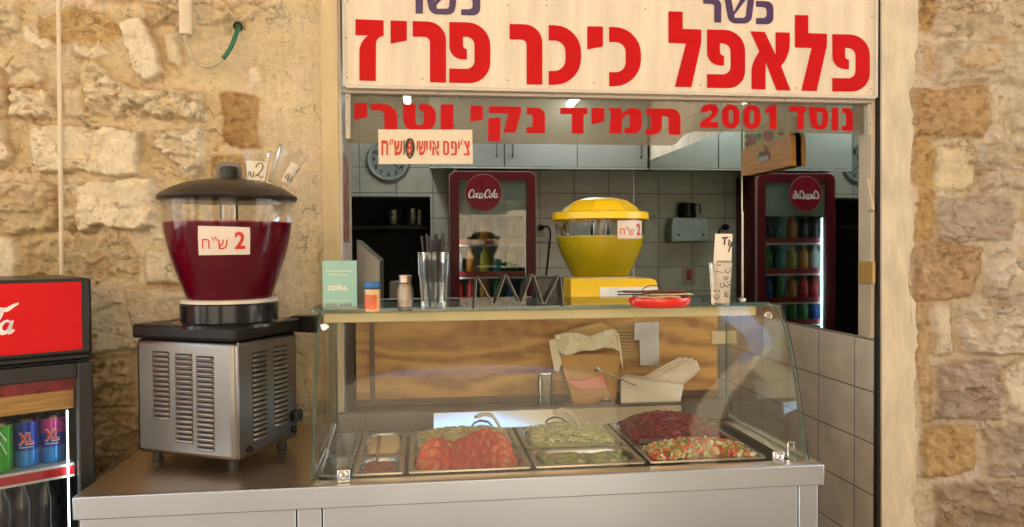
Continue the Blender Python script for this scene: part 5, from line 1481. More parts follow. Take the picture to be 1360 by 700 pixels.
sm_ = pbr('black_straw', (.018, .015, .014), .3)
for i in range(14):
    a_ = rg.uniform(0, 6.28); q = rg.uniform(.2, .85) * r_ * .62
    b0 = p + Vector((q * math.cos(a_) * .6, q * math.sin(a_) * .6, h_ * .155)); tp = rg.uniform(1.18, 1.36)
    b1 = p + Vector((r_ * .8 * math.cos(a_ + .7) * (q / (r_ * .53)), r_ * .7 * math.sin(a_ + .7), h_ * tp))
    ax = (b1 - b0)
    if stp is None:
        mb = MB(); mb.lathe([(.0032, 0), (.0032, .182)], n=8); stp = mb.build('drinking_straw', sm_, origin=Vector((0, 0, 0))); o = stp
    else: o = dup(stp, b0)
    o.location = b0; o.rotation_euler = Vector((0, 0, 1)).rotation_difference(ax.normalized()).to_euler(); o.scale = (1, 1, ax.length / .182)
    tag(o, 'black drinking straw standing in the tumbler', 'straw', 'black straws in the tumbler')
# zigzag steel rack
fz = lambda u, v: on_shelf(600 + u / 6.8, 340 + v / 6.8)
y0z = on_shelf(630, 412).y
zig = [(205, 490), (225, 215), (238, 190), (378, 440), (392, 440), (490, 168), (500, 180), (618, 424), (630, 424), (730, 165), (742, 175), (830, 432), (842, 432), (972, 182), (984, 190), (1018, 465)]
p3 = [P(600 + u / 6.8, 340 + v / 6.8, Y=y0z) for u, v in zig]
mz = min(q.z for q in p3); 
p3 = [Vector((q.x, q.y, max(q.z + (ZS - mz), ZS + .0008))) for q in p3]
mb = MB(); dpt = .062
rg = random.Random(3)
nrmz = []
n = len(p3)
L1, L2 = [], []
for i, q in enumerate(p3):
    tt = (p3[min(i + 1, n - 1)] - p3[max(i - 1, 0)]).normalized(); nn = Vector((-tt.z, 0, tt.x)) * .0009
    L1.append(q + nn); L2.append(q - nn)
n = len(p3); off_ = Vector((0, dpt, 0))
for i in range(n - 1):
    mb.add([L1[i], L1[i + 1], L2[i + 1], L2[i], L1[i] + off_, L1[i + 1] + off_, L2[i + 1] + off_, L2[i] + off_], [(0, 1, 2, 3), (7, 6, 5, 4), (0, 4, 5, 1), (3, 2, 6, 7)] + ([(0, 3, 7, 4)] if i == 0 else []) + ([(1, 5, 6, 2)] if i == n - 2 else []))
tag(mb.build('zigzag_rack', pbr('rack_steel', (.14, .125, .11), .42, .85), smooth=False), 'empty zigzag bent steel pita rack on the glass shelf', 'rack')
# red plate with a packet of napkins
p = on_shelf(876, 408); r_ = r_at(p, 84)
t = thing('red_plate', p, 'round glossy red plastic plate holding paper packets on the glass shelf', 'plate')
mb = MB(); mb.lathe([(r_ * .78, 0), (r_ * .92, .004), (r_ * .99, .014), (r_, .021), (r_ * .985, .0235), (r_ * .93, .022), (r_ * .8, .010), (.001, .009)], ctr=p, n=56, sy=.70)
mb.build('dish', pbr('red_plastic', (.66, .022, .012), .18, spec=.6), t, ang=60)
def slab(p0, w_, d_, z0, z1, rot, name, m, label, cat, wob=.0):
    T = Matrix.Translation(p0) @ Matrix.Rotation(rot, 4, 'Z'); mb = MB(); n = 8
    a_ = [[T @ Vector((-w_ / 2 + w_ * i / n, -d_ / 2 + d_ * j / n, z0 + wob * math.sin(i * 1.3 + j))) for i in range(n + 1)] for j in range(n + 1)]
    vs = [v for r in a_ for v in r]; fs = [(j * (n + 1) + i, j * (n + 1) + i + 1, (j + 1) * (n + 1) + i + 1, (j + 1) * (n + 1) + i) for j in range(n) for i in range(n)]
    mb.add(vs, fs); o = mb.build(name, m, normals=False); s = o.modifiers.new('thick', 'SOLIDIFY'); s.thickness = z1 - z0; s.offset = 1
    return tag(o, label, cat)
pk_ = pbr('packet_paper', (.56, .38, .20), .5, var=.25, scale=40)
slab(p + Vector((-.010, -.008, .0)), .100, .065, .0240, .0270, -.10, 'paper_packet', pk_, 'tan printed paper packet lying on top of the red plate', 'packet', .0018)
slab(p + Vector((.022, .006, .0)), .105, .055, .0290, .0312, .06, 'paper_packet', pbr('packet_tan', (.62, .43, .25), .5, var=.2, scale=60), 'second paler paper packet reaching the right edge of the red plate', 'packet', .001)
slab(p + Vector((-.006, .022, .0)), .145, .03, .0335, .0375, .02, 'wallet', pbr('brown_leather', (.12, .03, .02), .45), 'dark brown flat wallet behind the paper packets on the red plate', 'wallet', .001)
mb = MB(); q = p + Vector((-.012, .014, .034)); mb.tube([q + Vector((.026 * math.cos(R(a_)), .002 * math.sin(R(a_ * 3)), .016 * math.sin(R(a_)))) for a_ in range(0, 181, 15)], .0012, 6)
tag(mb.build('wire_loop', pbr('dark_wire', (.06, .04, .03), .4)), 'thin dark wire loop arching over the packets on the plate', 'wire')
# tip cup with card
p = on_shelf(957, 405); r_ = r_at(p, 29); h_ = P(957, 349, Y=p.y).z - p.z
t = thing('tip_cup', p, 'clear plastic tip cup at the right end of the glass shelf', 'cup')
mb = MB(); mb.lathe([(.001, .002), (r_ * .78, .002), (r_ * .8, 0), (r_ * .82, .003), (r_ * 1.02, h_ * .96), (r_ * 1.10, h_ * .97), (r_ * 1.10, h_)], ctr=p, n=36, cap=False); mb.build('shell', cupm, t, normals=False)
Yt = p.y - .012
ft = lambda u, v, d=0: P(790 + u / 5.386, 290 + v / 5.386, Y=Yt) + Vector((0, d, 0))
card = rnd([(862, 118), (985, 120), (972, 420), (962, 618), (832, 614), (846, 380)])
tc_ = thing('tip_card', ft(900, 612), 'tall cream card with handwritten Tip and doodles standing in the plastic cup', 'card')
mb = MB()
dz = max(0, ZS + .004 - min(ft(832, 614).z, ft(962, 618).z))
mb.prism([card], lambda u, v, d: ft(u, v, d) + Vector((0, 0, dz)), 0, .0015); mb.build('card', pbr('tip_paper', (.76, .66, .54), .6, var=.05), tc_, smooth=False)
mb = MB(); g_ = lambda u, v: ft(u, v, -.0008) + Vector((0, 0, dz))
def S_(pts, w_=8): ribbon(mb, spline(pts, 4), w_, g_)
S_([(908, 150), (952, 146)], 11); S_([(930, 150), (926, 200)], 11); S_([(962, 160), (956, 205)], 10); S_([(966, 140), (968, 144)], 9)
S_([(978, 176), (955, 250)], 9); S_([(976, 178), (984, 195), (972, 212)], 8)
for k in range(5): S_([(872 + 20 * k, 312), (880 + 20 * k, 325), (890 + 20 * k, 310)], 5)
S_([(870, 335), (885, 348), (900, 338)], 5); S_([(858, 388), (922, 396)], 5); S_([(940, 370), (930, 385), (950, 398), (972, 380), (960, 362)], 6)
S_([(920, 425), (930, 440), (940, 425), (950, 440), (955, 424)], 5); S_([(922, 447), (952, 448)], 5)
S_([(900, 470), (896, 490), (910, 505), (925, 490), (915, 470)], 6); S_([(930, 480), (945, 500), (960, 478), (968, 495)], 6); S_([(938, 470), (965, 460)], 5)
S_([(848, 520), (856, 535), (862, 520)], 5); S_([(880, 520), (888, 535), (892, 522)], 5); S_([(872, 548), (874, 560)], 5); S_([(848, 560), (858, 582), (880, 582), (890, 562)], 6)
S_([(928, 530), (932, 570)], 6); S_([(945, 535), (940, 570), (955, 560)], 6)
mb.build('handwriting', ink, tc_, smooth=False)
# steel post at the back corner of the shelf
p = P(986, 398, Z=ZS); tp = P(986, 288, Y=p.y).z
t = thing('steel_post', p, 'thin vertical steel post with a round foot at the back of the glass shelf', 'post')
mb = MB(); mb.lathe([(.0028, .004), (.0028, .232)], ctr=p, n=10); mb.build('rod', chrome, t)
mb = MB(); mb.lathe([(.009, 0), (.009, .003), (.004, .006)], ctr=p, n=18); mb.build('foot', chrome, t)

# ------------------------------------------------------------------ black drink cooler at the left edge
R0 = Vector((-.780, 1.850, 0)); ce = Vector((.821, .571, 0)).normalized(); cn = Vector((.571, -.821, 0)).normalized()
CW, CD = .50, .33
TCo = Matrix(((-ce.x, -cn.x, 0, R0.x), (-ce.y, -cn.y, 0, R0.y), (0, 0, 1, 0), (0, 0, 0, 1)))   # u leftwards, v into the cooler
def pc_(px, py, v=0.0):
    q = P(px, py, pl=(R0 - cn * v, cn)); r = q - R0; return (-(r.dot(ce)), q.z)
blk = pbr('cooler_black', (.016, .015, .014), .35, var=.1)
zt_ = pc_(122, 369)[1]; zh = pc_(118, 472)[1]; zd = pc_(122, 478)[1]
print('cooler', zt_, zh, zd, [pc_(0, 400), pc_(108, 400), pc_(98, 550)])
dc = thing('drink_cooler', R0 - ce * CW / 2 - cn * CD / 2, 'small black drinks cooler with a red lit header, cut by the left picture edge', 'cooler')
mb = MB()
mb.box(0, .02, .03, CD, .05, zd, T=TCo); mb.box(CW - .02, CW, .03, CD, .05, zd, T=TCo); mb.box(.021, CW - .021, CD - .02, CD, .05, zd, T=TCo)
mb.box(.021, CW - .021, .03, CD - .021, zd - .02, zd, T=TCo); mb.box(.021, CW - .021, .03, CD - .021, .05, .09, T=TCo)
mb.box(0, CW, .028, CD, zd + .002, zh + .002, T=TCo)
mb.build('body', blk, dc, bevel=.002)
mb = MB(); mb.box(.0, CW, .0, CD, zh + .004, zt_, T=TCo); mb.build('header', blk, dc, bevel=.008, seg=3)
hu0 = pc_(108.5, 420)[0]
zp0, zp1 = pc_(108, 464)[1], pc_(108, 374)[1]
hm = pbr('header_red_panel', (.62, .012, .016), .12, var=.1, scale=4, spec=.25)
mb = MB(); mb.box(hu0, CW - .02, -.003, .001, zp0, zp1, T=TCo); hp = mb.build('header_panel', hm, dc, bevel=.001)
wht = pbr('white_script', (.80, .74, .70), .4)
mb = MB()
sc_ = .036
fh = lambda u, v: TCo @ Vector((hu0 + .135 - 0 - u * sc_, -.0042, zp0 + .0 + v * sc_))
# one line of script; only the last letters reach into the picture
wA = script_word(MB(), 'Coca-Cola', fh)
uend = pc_(16, 440)[0]; ks = abs(pc_(8, 442)[1] - pc_(8, 424)[1])
f1 = lambda u, v: TCo @ Vector((uend + (wA - u) * ks * .95, -.0042, pc_(8, 442)[1] + v * ks))
script_word(mb, 'Coca-Cola', f1, wd=.30)
ribbon(mb, spline([(wA - 1.25, 1.45), (wA - .8, 1.75), (wA - .35, 1.70), (wA + .05, 1.95), (wA + .45, 2.15)]), .30, f1, 0, True)
mb.build('white_script', wht, hp, normals=False, smooth=False)
# door frame, glass, inside
du = pc_(104, 560)[0]; di = pc_(97, 560)[0]
mb = MB(); zdoor = zd - .003
zg = pc_(100, 502)[1]
mb.box(0, du, -.0, .028, .06, zdoor, T=TCo); mb.box(CW - du, CW, 0, .028, .06, zdoor, T=TCo); mb.box(du + .0002, CW - du - .0002, 0, .028, zg, zdoor, T=TCo); mb.box(du + .0002, CW - du - .0002, 0, .028, .06, .10, T=TCo)
dr = mb.build('door', blk, dc, bevel=.003)
mb = MB(); mb.box(du - .004, CW - du + .004, .010, .014, .096, zg + .004, T=TCo); mb.build('glass', clear('cooler_glass', (.92, .95, .94), 1.5, gain=.7), dr, smooth=False)
mb = MB(); q0, q1 = pc_(0, 512, .030), pc_(96, 486, .030); 
mb.box(du + .001, CW - du - .001, .0285, .036, pc_(96, 517, .03)[1], pc_(96, 487, .03)[1], T=TCo); mb.build('red_label_strip', pbr('crimson_strip', (.32, .008, .018), .3, var=.5, scale=40), dc)
mb = MB(); zq = pc_(94, 541, .045)[1], pc_(94, 516, .045)[1]
mb.box(du + .001, CW - du - .001, .0365, .052, *zq, T=TCo)  # orange board built in for a wooden tabletop's reflection in the door glass
mb.build('reflected_tabletop', pbr('orange_wood', (.66, .31, .08), .45, var=.3, scale=10, stretch=(1, 1, 14)), dc, bevel=.002)
lu = pc_(92, 600, .02)[0]
mb = MB(); mb.box(lu - .001, lu + .002, .031, .036, .12, pc_(92, 545, .03)[1], T=TCo); mb.build('led_strip', led('led_white', (.85, .95, 1.0), 1.2), dc)
zsh = [pc_(88, 616, .05)[1], pc_(88, 616, .05)[1] - .21, pc_(88, 616, .05)[1] - .42]
for z_ in zsh:
    mb = MB(); mb.box(du + .002, CW - du - .002, .045, CD - .03, z_ - .006, z_, T=TCo); sh = mb.build('shelf', pbr('wire_white', (.55, .55, .55), .4), dc)
    mb = MB(); mb.box(du + .002, CW - du - .002, .040, .0445, z_ - .030, z_ + .002, T=TCo, mi=1); mb.box(du + .002, CW - du - .002, .0385, .0398, z_ - .024, z_ - .004, T=TCo, mi=0)
    mb.build('price_rail', [pbr('rail_red', (.62, .02, .03), .35), pbr('rail_white', (.75, .74, .72), .4)], sh)
# cans: striped in their own colours
def can(px, label, cols_, v, group=None, letters=None):
    u = pc_(px, 600, v)[0]; z_ = zsh[0] + .001; r_ = .0265; hc = .115
    ctr = TCo @ Vector((u, v + r_, z_))
    t = thing('drink_can', ctr, label, 'can', group)
    mb = MB()
    def ring(z0, z1, mi): mb.lathe([(r_, z0), (r_, z1)], ctr=ctr, n=28, cap=False, mi=mi)
    bands = cols_[0]
    for z0, z1, mi in bands: ring(z0 * hc, z1 * hc, mi)
    mb.build('body', cols_[1], t, normals=True)
    mb = MB(); mb.lathe([(r_, hc * .93), (r_ * .86, hc), (r_ * .82, hc * 1.005), (r_ * .80, hc * .99), (.001, hc * .985)], ctr=ctr, n=28); mb.lathe([(r_ * .85, -.0005), (r_, .004)], ctr=ctr, n=28, cap=False); mb.build('lid', chrome, t)
    mb = MB(); vd = (CO - ctr); a0 = math.atan2(vd.y, vd.x)
    def sf(u_, v_): a = a0 + u_; return Vector((ctr.x + (r_ + .0008) * math.cos(a), ctr.y + (r_ + .0008) * math.sin(a), z_ + v_ * hc))
    if letters:
        put_text(mb, letters, sf, -.62, .55, .46, .72, .06, 0)
        put_text(mb, letters, lambda a_, b_: sf(a_, b_) + vd.normalized() * .0006, -.60, .53, .475, .705, .03, 1)
        for k in range(8): mb.add([sf(-.55 + .13 * k, .40), sf(-.47 + .13 * k, .40), sf(-.47 + .13 * k, .425), sf(-.55 + .13 * k, .425)], [(0, 1, 2, 3)], 0)
        mb.build('lettering', [wht, red2], t, normals=False, smooth=False)
    else:
        ribbon(mb, [(-.5, .35), (.0, .62), (.5, .35)], .05, sf); ribbon(mb, [(-.5, .62), (.0, .82), (.5, .62)], .05, sf)
        mb.build('pattern', wht, t, normals=False, smooth=False)
blue = pbr('can_blue', (.012, .05, .36), .22, .5); cyan = pbr('can_light_blue', (.03, .22, .60), .22, .5); pink = pbr('can_pink', (.55, .05, .28), .22, .5); grn = pbr('can_green', (.05, .36, .02), .22, .4)
can(38, 'blue energy drink can with white XL lettering, middle of the cooler shelf', ([(0, .34, 1), (.34, .66, 0), (.66, .93, 0)], [blue, cyan]), .075, 'energy drink cans', 'XL')
can(73, 'blue and pink energy drink can with XL lettering beside the light strip', ([(0, .34, 1), (.34, .62, 0), (.62, .93, 2)], [blue, cyan, pink]), .075, 'energy drink cans', 'XL')
can(2, 'bright green drink can at the very left of the cooler shelf', ([(0, .93, 0)], [grn]), .065)
# dark bottles on the lower shelf
bt = pbr('cola_bottle', (.02, .016, .015), .12); capr = pbr('red_cap', (.55, .02, .015), .35)
for px, lb, cp in ((62, 'dark cola bottle on the lower cooler shelf beside the light strip', plas_b2), (30, 'dark cola bottle with a red cap on the lower cooler shelf', capr), (2, 'dark bottle on the lower cooler shelf cut by the picture edge', plas_b2)):
    u = pc_(px, 660, .12)[0]; z_ = zsh[1] + .001; ctr = TCo @ Vector((u, .12, z_))
    t = thing('drink_bottle', ctr, lb, 'bottle')
    mb = MB(); mb.lathe([(.025, 0), (.029, .008), (.029, .05), (.026, .075), (.029, .10), (.027, .125), (.013, .155), (.0115, .168)], ctr=ctr, n=28); mb.build('body', bt, t, ang=60)
    mb = MB(); mb.lathe([(.0135, .169), (.0135, .182), (.012, .184)], ctr=ctr, n=20); mb.build('cap', cp, t)
mb = MB(); mb.box(du + .06, du + .16, .055, .14, zsh[1] + .001, zsh[1] + .055, T=TCo)
tag(mb.build('white_carton', pbr('white_carton', (.50, .50, .49), .5, var=.1), bevel=.002), 'white carton lying between the bottles on the lower cooler shelf', 'carton')

# ------------------------------------------------------------------ on the left wall
pv = pbr('painted_pipe', (.66, .53, .36), .5, var=.08, scale=9)
YPp = YW - .055
a_, b_ = P(77, -60, Y=YPp), P(80, 420, Y=YPp)
mb = MB(); mb.tube([(a_.x, YPp, a_.z), (b_.x - .002, YPp, .05)], .0055, 12); tag(mb.build('wall_pipe', pv), 'thin cream vertical pipe running down the left stone wall', 'pipe')
a_, b_ = P(245, -60, Y=YPp), P(245, 46, Y=YPp)
mb = MB(); mb.tube([(a_.x, YPp, a_.z), (a_.x, YPp, b_.z)], .0165, 20, cap=True); tag(mb.build('cable_conduit', pv, ang=60), 'cream plastic conduit ending above the hanging cable loop', 'conduit')
cp_ = [(245, 40), (246, 50), (250, 64), (258, 79), (270, 88), (283, 87), (296, 78), (306, 64), (312, 50), (316, 38), (317, 34)]
pts = spline([P(u, v, Y=YPp + (.0 if v > 45 or u < 260 else .035)) for u, v in cp_], 5)
cable = thing('power_cable', P(268, 88, Y=YPp), 'looped cream and green cable running from the conduit into a hole in the wall', 'cable')
mb = MB(); mb.tube(pts[:31], .0058, 10); mb.build('cream_sleeve', pbr('aged_cable', (.46, .36, .22), .5, var=.2, scale=30), cable, ang=60)
mb = MB(); mb.tube(pts[30:], .0066, 10); mb.build('green_sleeve', pbr('green_tape', (.012, .13, .06), .45), cable, ang=60)
q = P(316, 35, Y=YW - .012)
mb = MB(); T = Matrix.Translation(q) @ Matrix.Rotation(R(90), 4, 'X'); mb.lathe([(.013, -.004), (.013, .004), (.0001, .0035)], n=18, T=T)
tag(mb.build('cable_hole', slot), 'round dark hole in the plaster where the green cable enters', 'hole')
# ------------------------------------------------------------------ inside the shop
# posters on the inner face of the left jamb
XJ = xb + .0
mb = MB(); mb.box(XJ + .0, XJ + .006, YW + .0, YW + .30, ZC, 2.42); tag(mb.build('window_frame', alu, bevel=.001), 'cream painted inner frame along the left edge of the opening', 'frame')
pst, n_, b_ = nodes_of('poster_print')
tc = n_.nodes.new('ShaderNodeTexCoord'); v_ = n_.nodes.new('ShaderNodeTexVoronoi'); v_.inputs['Scale'].default_value = 14; n_.links.new(tc.outputs['Object'], v_.inputs['Vector'])
cr = n_.nodes.new('ShaderNodeValToRGB'); e = cr.color_ramp.elements
e[0].color = (.03, .09, .05, 1); e[1].color = (.36, .10, .06, 1); e[1].position = .75
x = e.new(.4); x.color = (.25, .04, .03, 1); x = e.new(.55); x.color = (.42, .26, .14, 1)
n_.links.new(v_.outputs['Distance'], cr.inputs[0]); n_.links.new(cr.outputs[0], b_.inputs['Base Color']); b_.inputs['Roughness'].default_value = .3
def on_jamb(py, ya=YW + .05): return P(462, py, Y=ya).z
mb = MB(); mb.box(XJ + .0065, XJ + .008, YW + .03, YW + .19, on_jamb(322), on_jamb(205)); tag(mb.build('wall_poster', pst), 'dark food poster with red pattern on the left inner jamb', 'poster')
mb = MB(); mb.box(XJ + .0065, XJ + .008, YW + .03, YW + .19, on_jamb(345), on_jamb(324)); tag(mb.build('wall_notice', pbr('notice', (.5, .40, .36), .5, var=.3, scale=30)), 'small pale notice under the food poster on the left jamb', 'notice')

# tall red cooler against the back wall
YFr = 4.60
crim = pbr('cooler_crimson', (.085, .005, .010), .32, var=.03, spec=.2)
fx0, fx1 = P(597.5, 300, Y=YFr).x, P(711.5, 300, Y=YFr).x
ztop = P(655, 228, Y=YFr).z
fr = thing('display_cooler', ((fx0 + fx1) / 2, YFr + .17, 0), 'tall dark red drinks cooler with glass door and round logo disc', 'cooler')
mb = MB(); D0 = .06
mb.box(fx0, fx0 + .03, YFr + D0, YB - .004, .06, ztop); mb.box(fx1 - .03, fx1, YFr + D0, YB - .004, .06, ztop); mb.box(fx0 + .0302, fx1 - .0302, YB - .03, YB - .005, .06, ztop - .001)
mb.box(fx0 + .0302, fx1 - .0302, YFr + D0, YB - .031, ztop - .05, ztop - .001); mb.box(fx0 + .0302, fx1 - .0302, YFr + D0, YB - .031, .06, .2)
mb.build('body', crim, fr, bevel=.004)
mb = MB()
gx0, gx1 = P(610, 300, Y=YFr).x, P(700, 300, Y=YFr).x; gz1 = P(655, 240, Y=YFr).z; gz0 = .22
mb.prism([rnd([(fx0, .08), (fx1, .08), (fx1, ztop, .045), (fx0, ztop, .045)]), [(gx0, gz0), (gx0, gz1), (gx1, gz1), (gx1, gz0)]], lambda u, v, d: Vector((u, YFr + d, v)), 0, .055)
dor = mb.build('door', crim, fr, bevel=.003)
mb = MB(); mb.prism([rnd([(fx0 - .004, .076), (fx1 + .004, .076), (fx1 + .004, ztop + .004, .047), (fx0 - .004, ztop + .004, .047)]), rnd([(fx0 + .001, .081), (fx1 - .001, .081), (fx1 - .001, ztop - .001, .045), (fx0 + .001, ztop - .001, .045)])], lambda u, v, d: Vector((u, YFr + d, v)), .006, .03)
mb.build('trim', pbr('pink_trim', (.42, .26, .25), .4), dor)
zfilm = P(655, 287, Y=YFr).z
mb = MB(); mb.box(gx0 - .003, gx1 + .003, YFr + .020, YFr + .024, gz0 - .003, gz1 + .003); mb.build('glass', clear('fridge_glass', (.88, .92, .91), 1.6, gain=.7), dor, smooth=False)
mb = MB(); mb.box(gx0 - .002, gx1 + .002, YFr + .026, YFr + .029, zfilm, gz1 + .002); mb.build('frosted_band', pbr('frosted_band', (.36, .42, .38), .35), dor)
dcx, dcz = P(642, 256, Y=YFr).x, P(642, 256, Y=YFr).z; dr_ = 24 * 4.63 / 975
mb = MB(); T = Matrix.Translation((dcx, YFr - .001, dcz)) @ Matrix.Rotation(R(90), 4, 'X'); mb.lathe([(dr_, 0), (dr_, .003), (.001, .0032)], n=48, T=T); lg = mb.build('logo_disc', pbr('disc_red', (.17, .007, .016), .3, var=.02, spec=.2), dor)
mb = MB(); mb.lathe([(dr_ + .003, 0), (dr_ + .003, .002), (dr_ + .0005, .002), (dr_ + .0005, 0)], n=48, T=T, cap=False); mb.build('disc_rim', pbr('pink_trim', (.42, .26, .25), .4), lg)
mb = MB(); ww = script_word(MB(), 'Coca-Cola', lambda u, v: Vector((u, v, 0))); k = dr_ * 1.72 / (ww + .4)
script_word(mb, 'Coca-Cola', lambda u, v: Vector((dcx - dr_ * .86 + u * k, YFr - .0055, dcz - .03 + v * k * 1.25)), wd=.30)
ribbon(mb, spline([(1.2, -.18), (2.2, .05), (3.2, -.16), (4.4, -.05)]), .18, lambda u, v: Vector((dcx - dr_ * .86 + u * k, YFr - .0055, dcz - .03 + v * k * 1.25)), 0, True)
mb.build('white_script', wht, lg, normals=False, smooth=False)
mb = MB(); mb.box(gx0 - .012, gx0 - .001, YFr + .058, YFr + .070, .24, zfilm - .01); mb.build('led_strip', led('led_cool', (.72, .95, 1.0), 1.0), fr)
mb = MB(); mb.box(fx0 + .031, fx1 - .031, YB - .034, YB - .0315, .21, ztop - .06); mb.build('inner_back', pbr('inner_back', (.16, .20, .20), .4), fr)
shz = [P(655, y_, Y=YFr + .08).z for y_ in (322, 365, 405)] + [.95, .70, .45]
for z_ in shz:
    mb = MB(); mb.box(fx0 + .032, fx1 - .032, YFr + .085, YB - .04, z_ - .006, z_); s_ = mb.build('shelf', pbr('shelf_grey', (.35, .38, .38), .4), fr)
    mb = MB(); mb.box(fx0 + .032, fx1 - .032, YFr + .078, YFr + .0845, z_ - .014, z_ + .022, mi=0); mb.box(fx0 + .032, fx1 - .032, YFr + .0765, YFr + .0835, z_ - .024, z_ - .0142, mi=1)
    mb.build('price_rail', [pbr('dark_red_rail', (.36, .02, .03), .35), pbr('rail_white', (.75, .74, .72), .4)], s_)
bc = {'blue': (.03, .10, .45), 'green': (.04, .25, .06), 'red': (.5, .02, .02), 'orange': (.60, .22, .03), 'dark': (.025, .02, .018), 'yellow': (.55, .45, .06), 'white': (.55, .55, .55), 'teal': (.05, .30, .32)}
rows_ = [['dark', 'dark', 'orange', 'teal', 'dark', 'white'], ['white', 'orange', 'yellow', 'teal', 'green', 'dark'], ['red', 'red', 'orange', 'green', 'blue', 'white'], ['blue', 'green', 'green', 'red', 'red', 'red']]
botp = {}
where = ['upper', 'middle', 'lower middle', 'bottom']
for ri, row in enumerate(rows_):
    for ci, cn_ in enumerate(row):
        x_ = fx0 + .055 + (fx1 - fx0 - .11) * ci / 5; loc = Vector((x_, YFr + .15, shz[ri] + .001))
        lb = '%s soft drink bottle on the %s shelf of the tall red cooler' % ({'dark': 'dark brown'}.get(cn_, cn_), where[ri])
        if cn_ not in botp:
            t = thing('soft_drink_bottle', loc, lb, 'bottle', 'bottles in the tall red cooler')
            mb = MB(); mb.lathe([(.028, 0), (.032, .006), (.032, .10), (.028, .125), (.013, .155), (.0125, .165)], ctr=loc, n=18); mb.build('body', pbr('bottle_' + cn_, bc[cn_], .2), t, ang=60)
            mb = MB(); mb.lathe([(.0145, .166), (.0145, .18)], ctr=loc, n=14); mb.build('cap', pbr('cap_' + cn_, tuple(min(.8, c * .6 + .1) for c in bc[cn_]), .4), t)
            botp[cn_] = t
        else: dup(botp[cn_], loc, lb)
# camera on the cooler
p = Vector((P(605, 222, Y=YFr + .06).x, YFr + .06, ztop + .0045))
t = thing('security_camera', p, 'small white round camera standing on the tall red cooler', 'camera')
mb = MB(); mb.lathe([(.03, 0), (.03, .006), (.012, .010), (.012, .03), (.03, .035), (.038, .055), (.034, .08), (.018, .094), (.0005, .098)], ctr=p, n=24); mb.build('body', pbr('white_plastic', (.55, .56, .55), .35), t, ang=60)
mb = MB(); T = Matrix.Translation(p + Vector((.037, -.0, .06))) @ Matrix.Rotation(R(90), 4, 'Y'); mb.lathe([(.014, -.006), (.014, .003), (.001, .004)], n=18, T=T); mb.build('lens', plas_b, t)

# upper cupboards
cupw = pbr('cupboard_white', (.30, .315, .30), .4, var=.04)
YCb = 4.60; cx0, cx1 = P(571, 200, Y=YCb).x, XM - .004; cz0 = P(800, 220, Y=YCb).z; 
if cz0 < ztop + .03: cz0 = ztop + .03
t = thing('wall_cupboard', ((cx0 + cx1) / 2, YCb + .15, cz0), 'row of pale grey green wall cupboards above the tall red cooler', 'cupboard')
mb = MB(); mb.box(cx0, cx1, YCb + .02, YB - .003, cz0, 2.465); mb.build('carcass', cupw, t, bevel=.002)
nd = 3
for k in range(nd):
    a_ = cx0 + (cx1 - cx0) * k / nd; b_ = cx0 + (cx1 - cx0) * (k + 1) / nd
    mb = MB(); mb.box(a_ + .003, b_ - .003, YCb, YCb + .0185, cz0 - .012, 2.455); d_ = mb.build('door', cupw, t, bevel=.002)
    hx_ = b_ - .05 if k != 1 else a_ + .05
    mb = MB(); mb.tube([(hx_, YCb - .001, cz0 + .05), (hx_, YCb - .025, cz0 + .06), (hx_, YCb - .025, cz0 + .15), (hx_, YCb - .001, cz0 + .16)], .006, 8); mb.build('handle', pbr('dark_handle', (.08, .09, .09), .4), d_)
mb = MB(); mb.box(cx0, cx1, YCb + .004, YCb + .016, cz0 - .022, cz0 - .0125); mb.build('light_pelmet', pbr('pelmet', (.6, .62, .58), .4), t)

# wall clock
ccx = P(516, 212, Y=YB - .02); rk = 28.5 * (-(CM.inverted() @ ccx).z) / 975
t = thing('wall_clock', (ccx.x, YB - .02, ccx.z - rk), 'round pale wall clock above the dark kitchen opening', 'clock')
T = Matrix.Translation((ccx.x, YB - .003, ccx.z)) @ Matrix.Rotation(R(90), 4, 'X')
mb = MB(); mb.lathe([(rk, 0), (rk, .025), (rk * .94, .032), (rk * .86, .026), (rk * .85, .012)], n=56, T=T, cap=False); mb.build('rim', pbr('clock_rim', (.30, .34, .33), .35), t)
mb = MB(); mb.lathe([(rk * .9, 0), (rk * .9, .010), (.001, .0102)], n=48, T=T); fa = mb.build('face', pbr('clock_face', (.24, .27, .265), .5), t)
mb = MB()
for h__ in range(1, 13):
    a_ = math.pi / 2 - h__ * math.pi / 6; u0, v0 = rk * .68 * math.cos(a_), rk * .68 * math.sin(a_)
    put_text(mb, str(h__), lambda u, v: T @ Vector((u, v, .0115)), u0 - (.016 if h__ > 9 else .010), u0 + (.016 if h__ > 9 else .010), v0 - .015, v0 + .015, .02)
mb.build('numerals', plas_b, fa, normals=False, smooth=False)
mb = MB()
for ang_, ln_, wd_ in ((60, .5, .008), (-40, .68, .006)):
    a_ = R(ang_); ribbon(mb, [(0, 0), (rk * ln_ * math.cos(a_), rk * ln_ * math.sin(a_))], wd_, lambda u, v: T @ Vector((u, v, .014)))
mb.build('hands', plas_b, fa, normals=False, smooth=False)

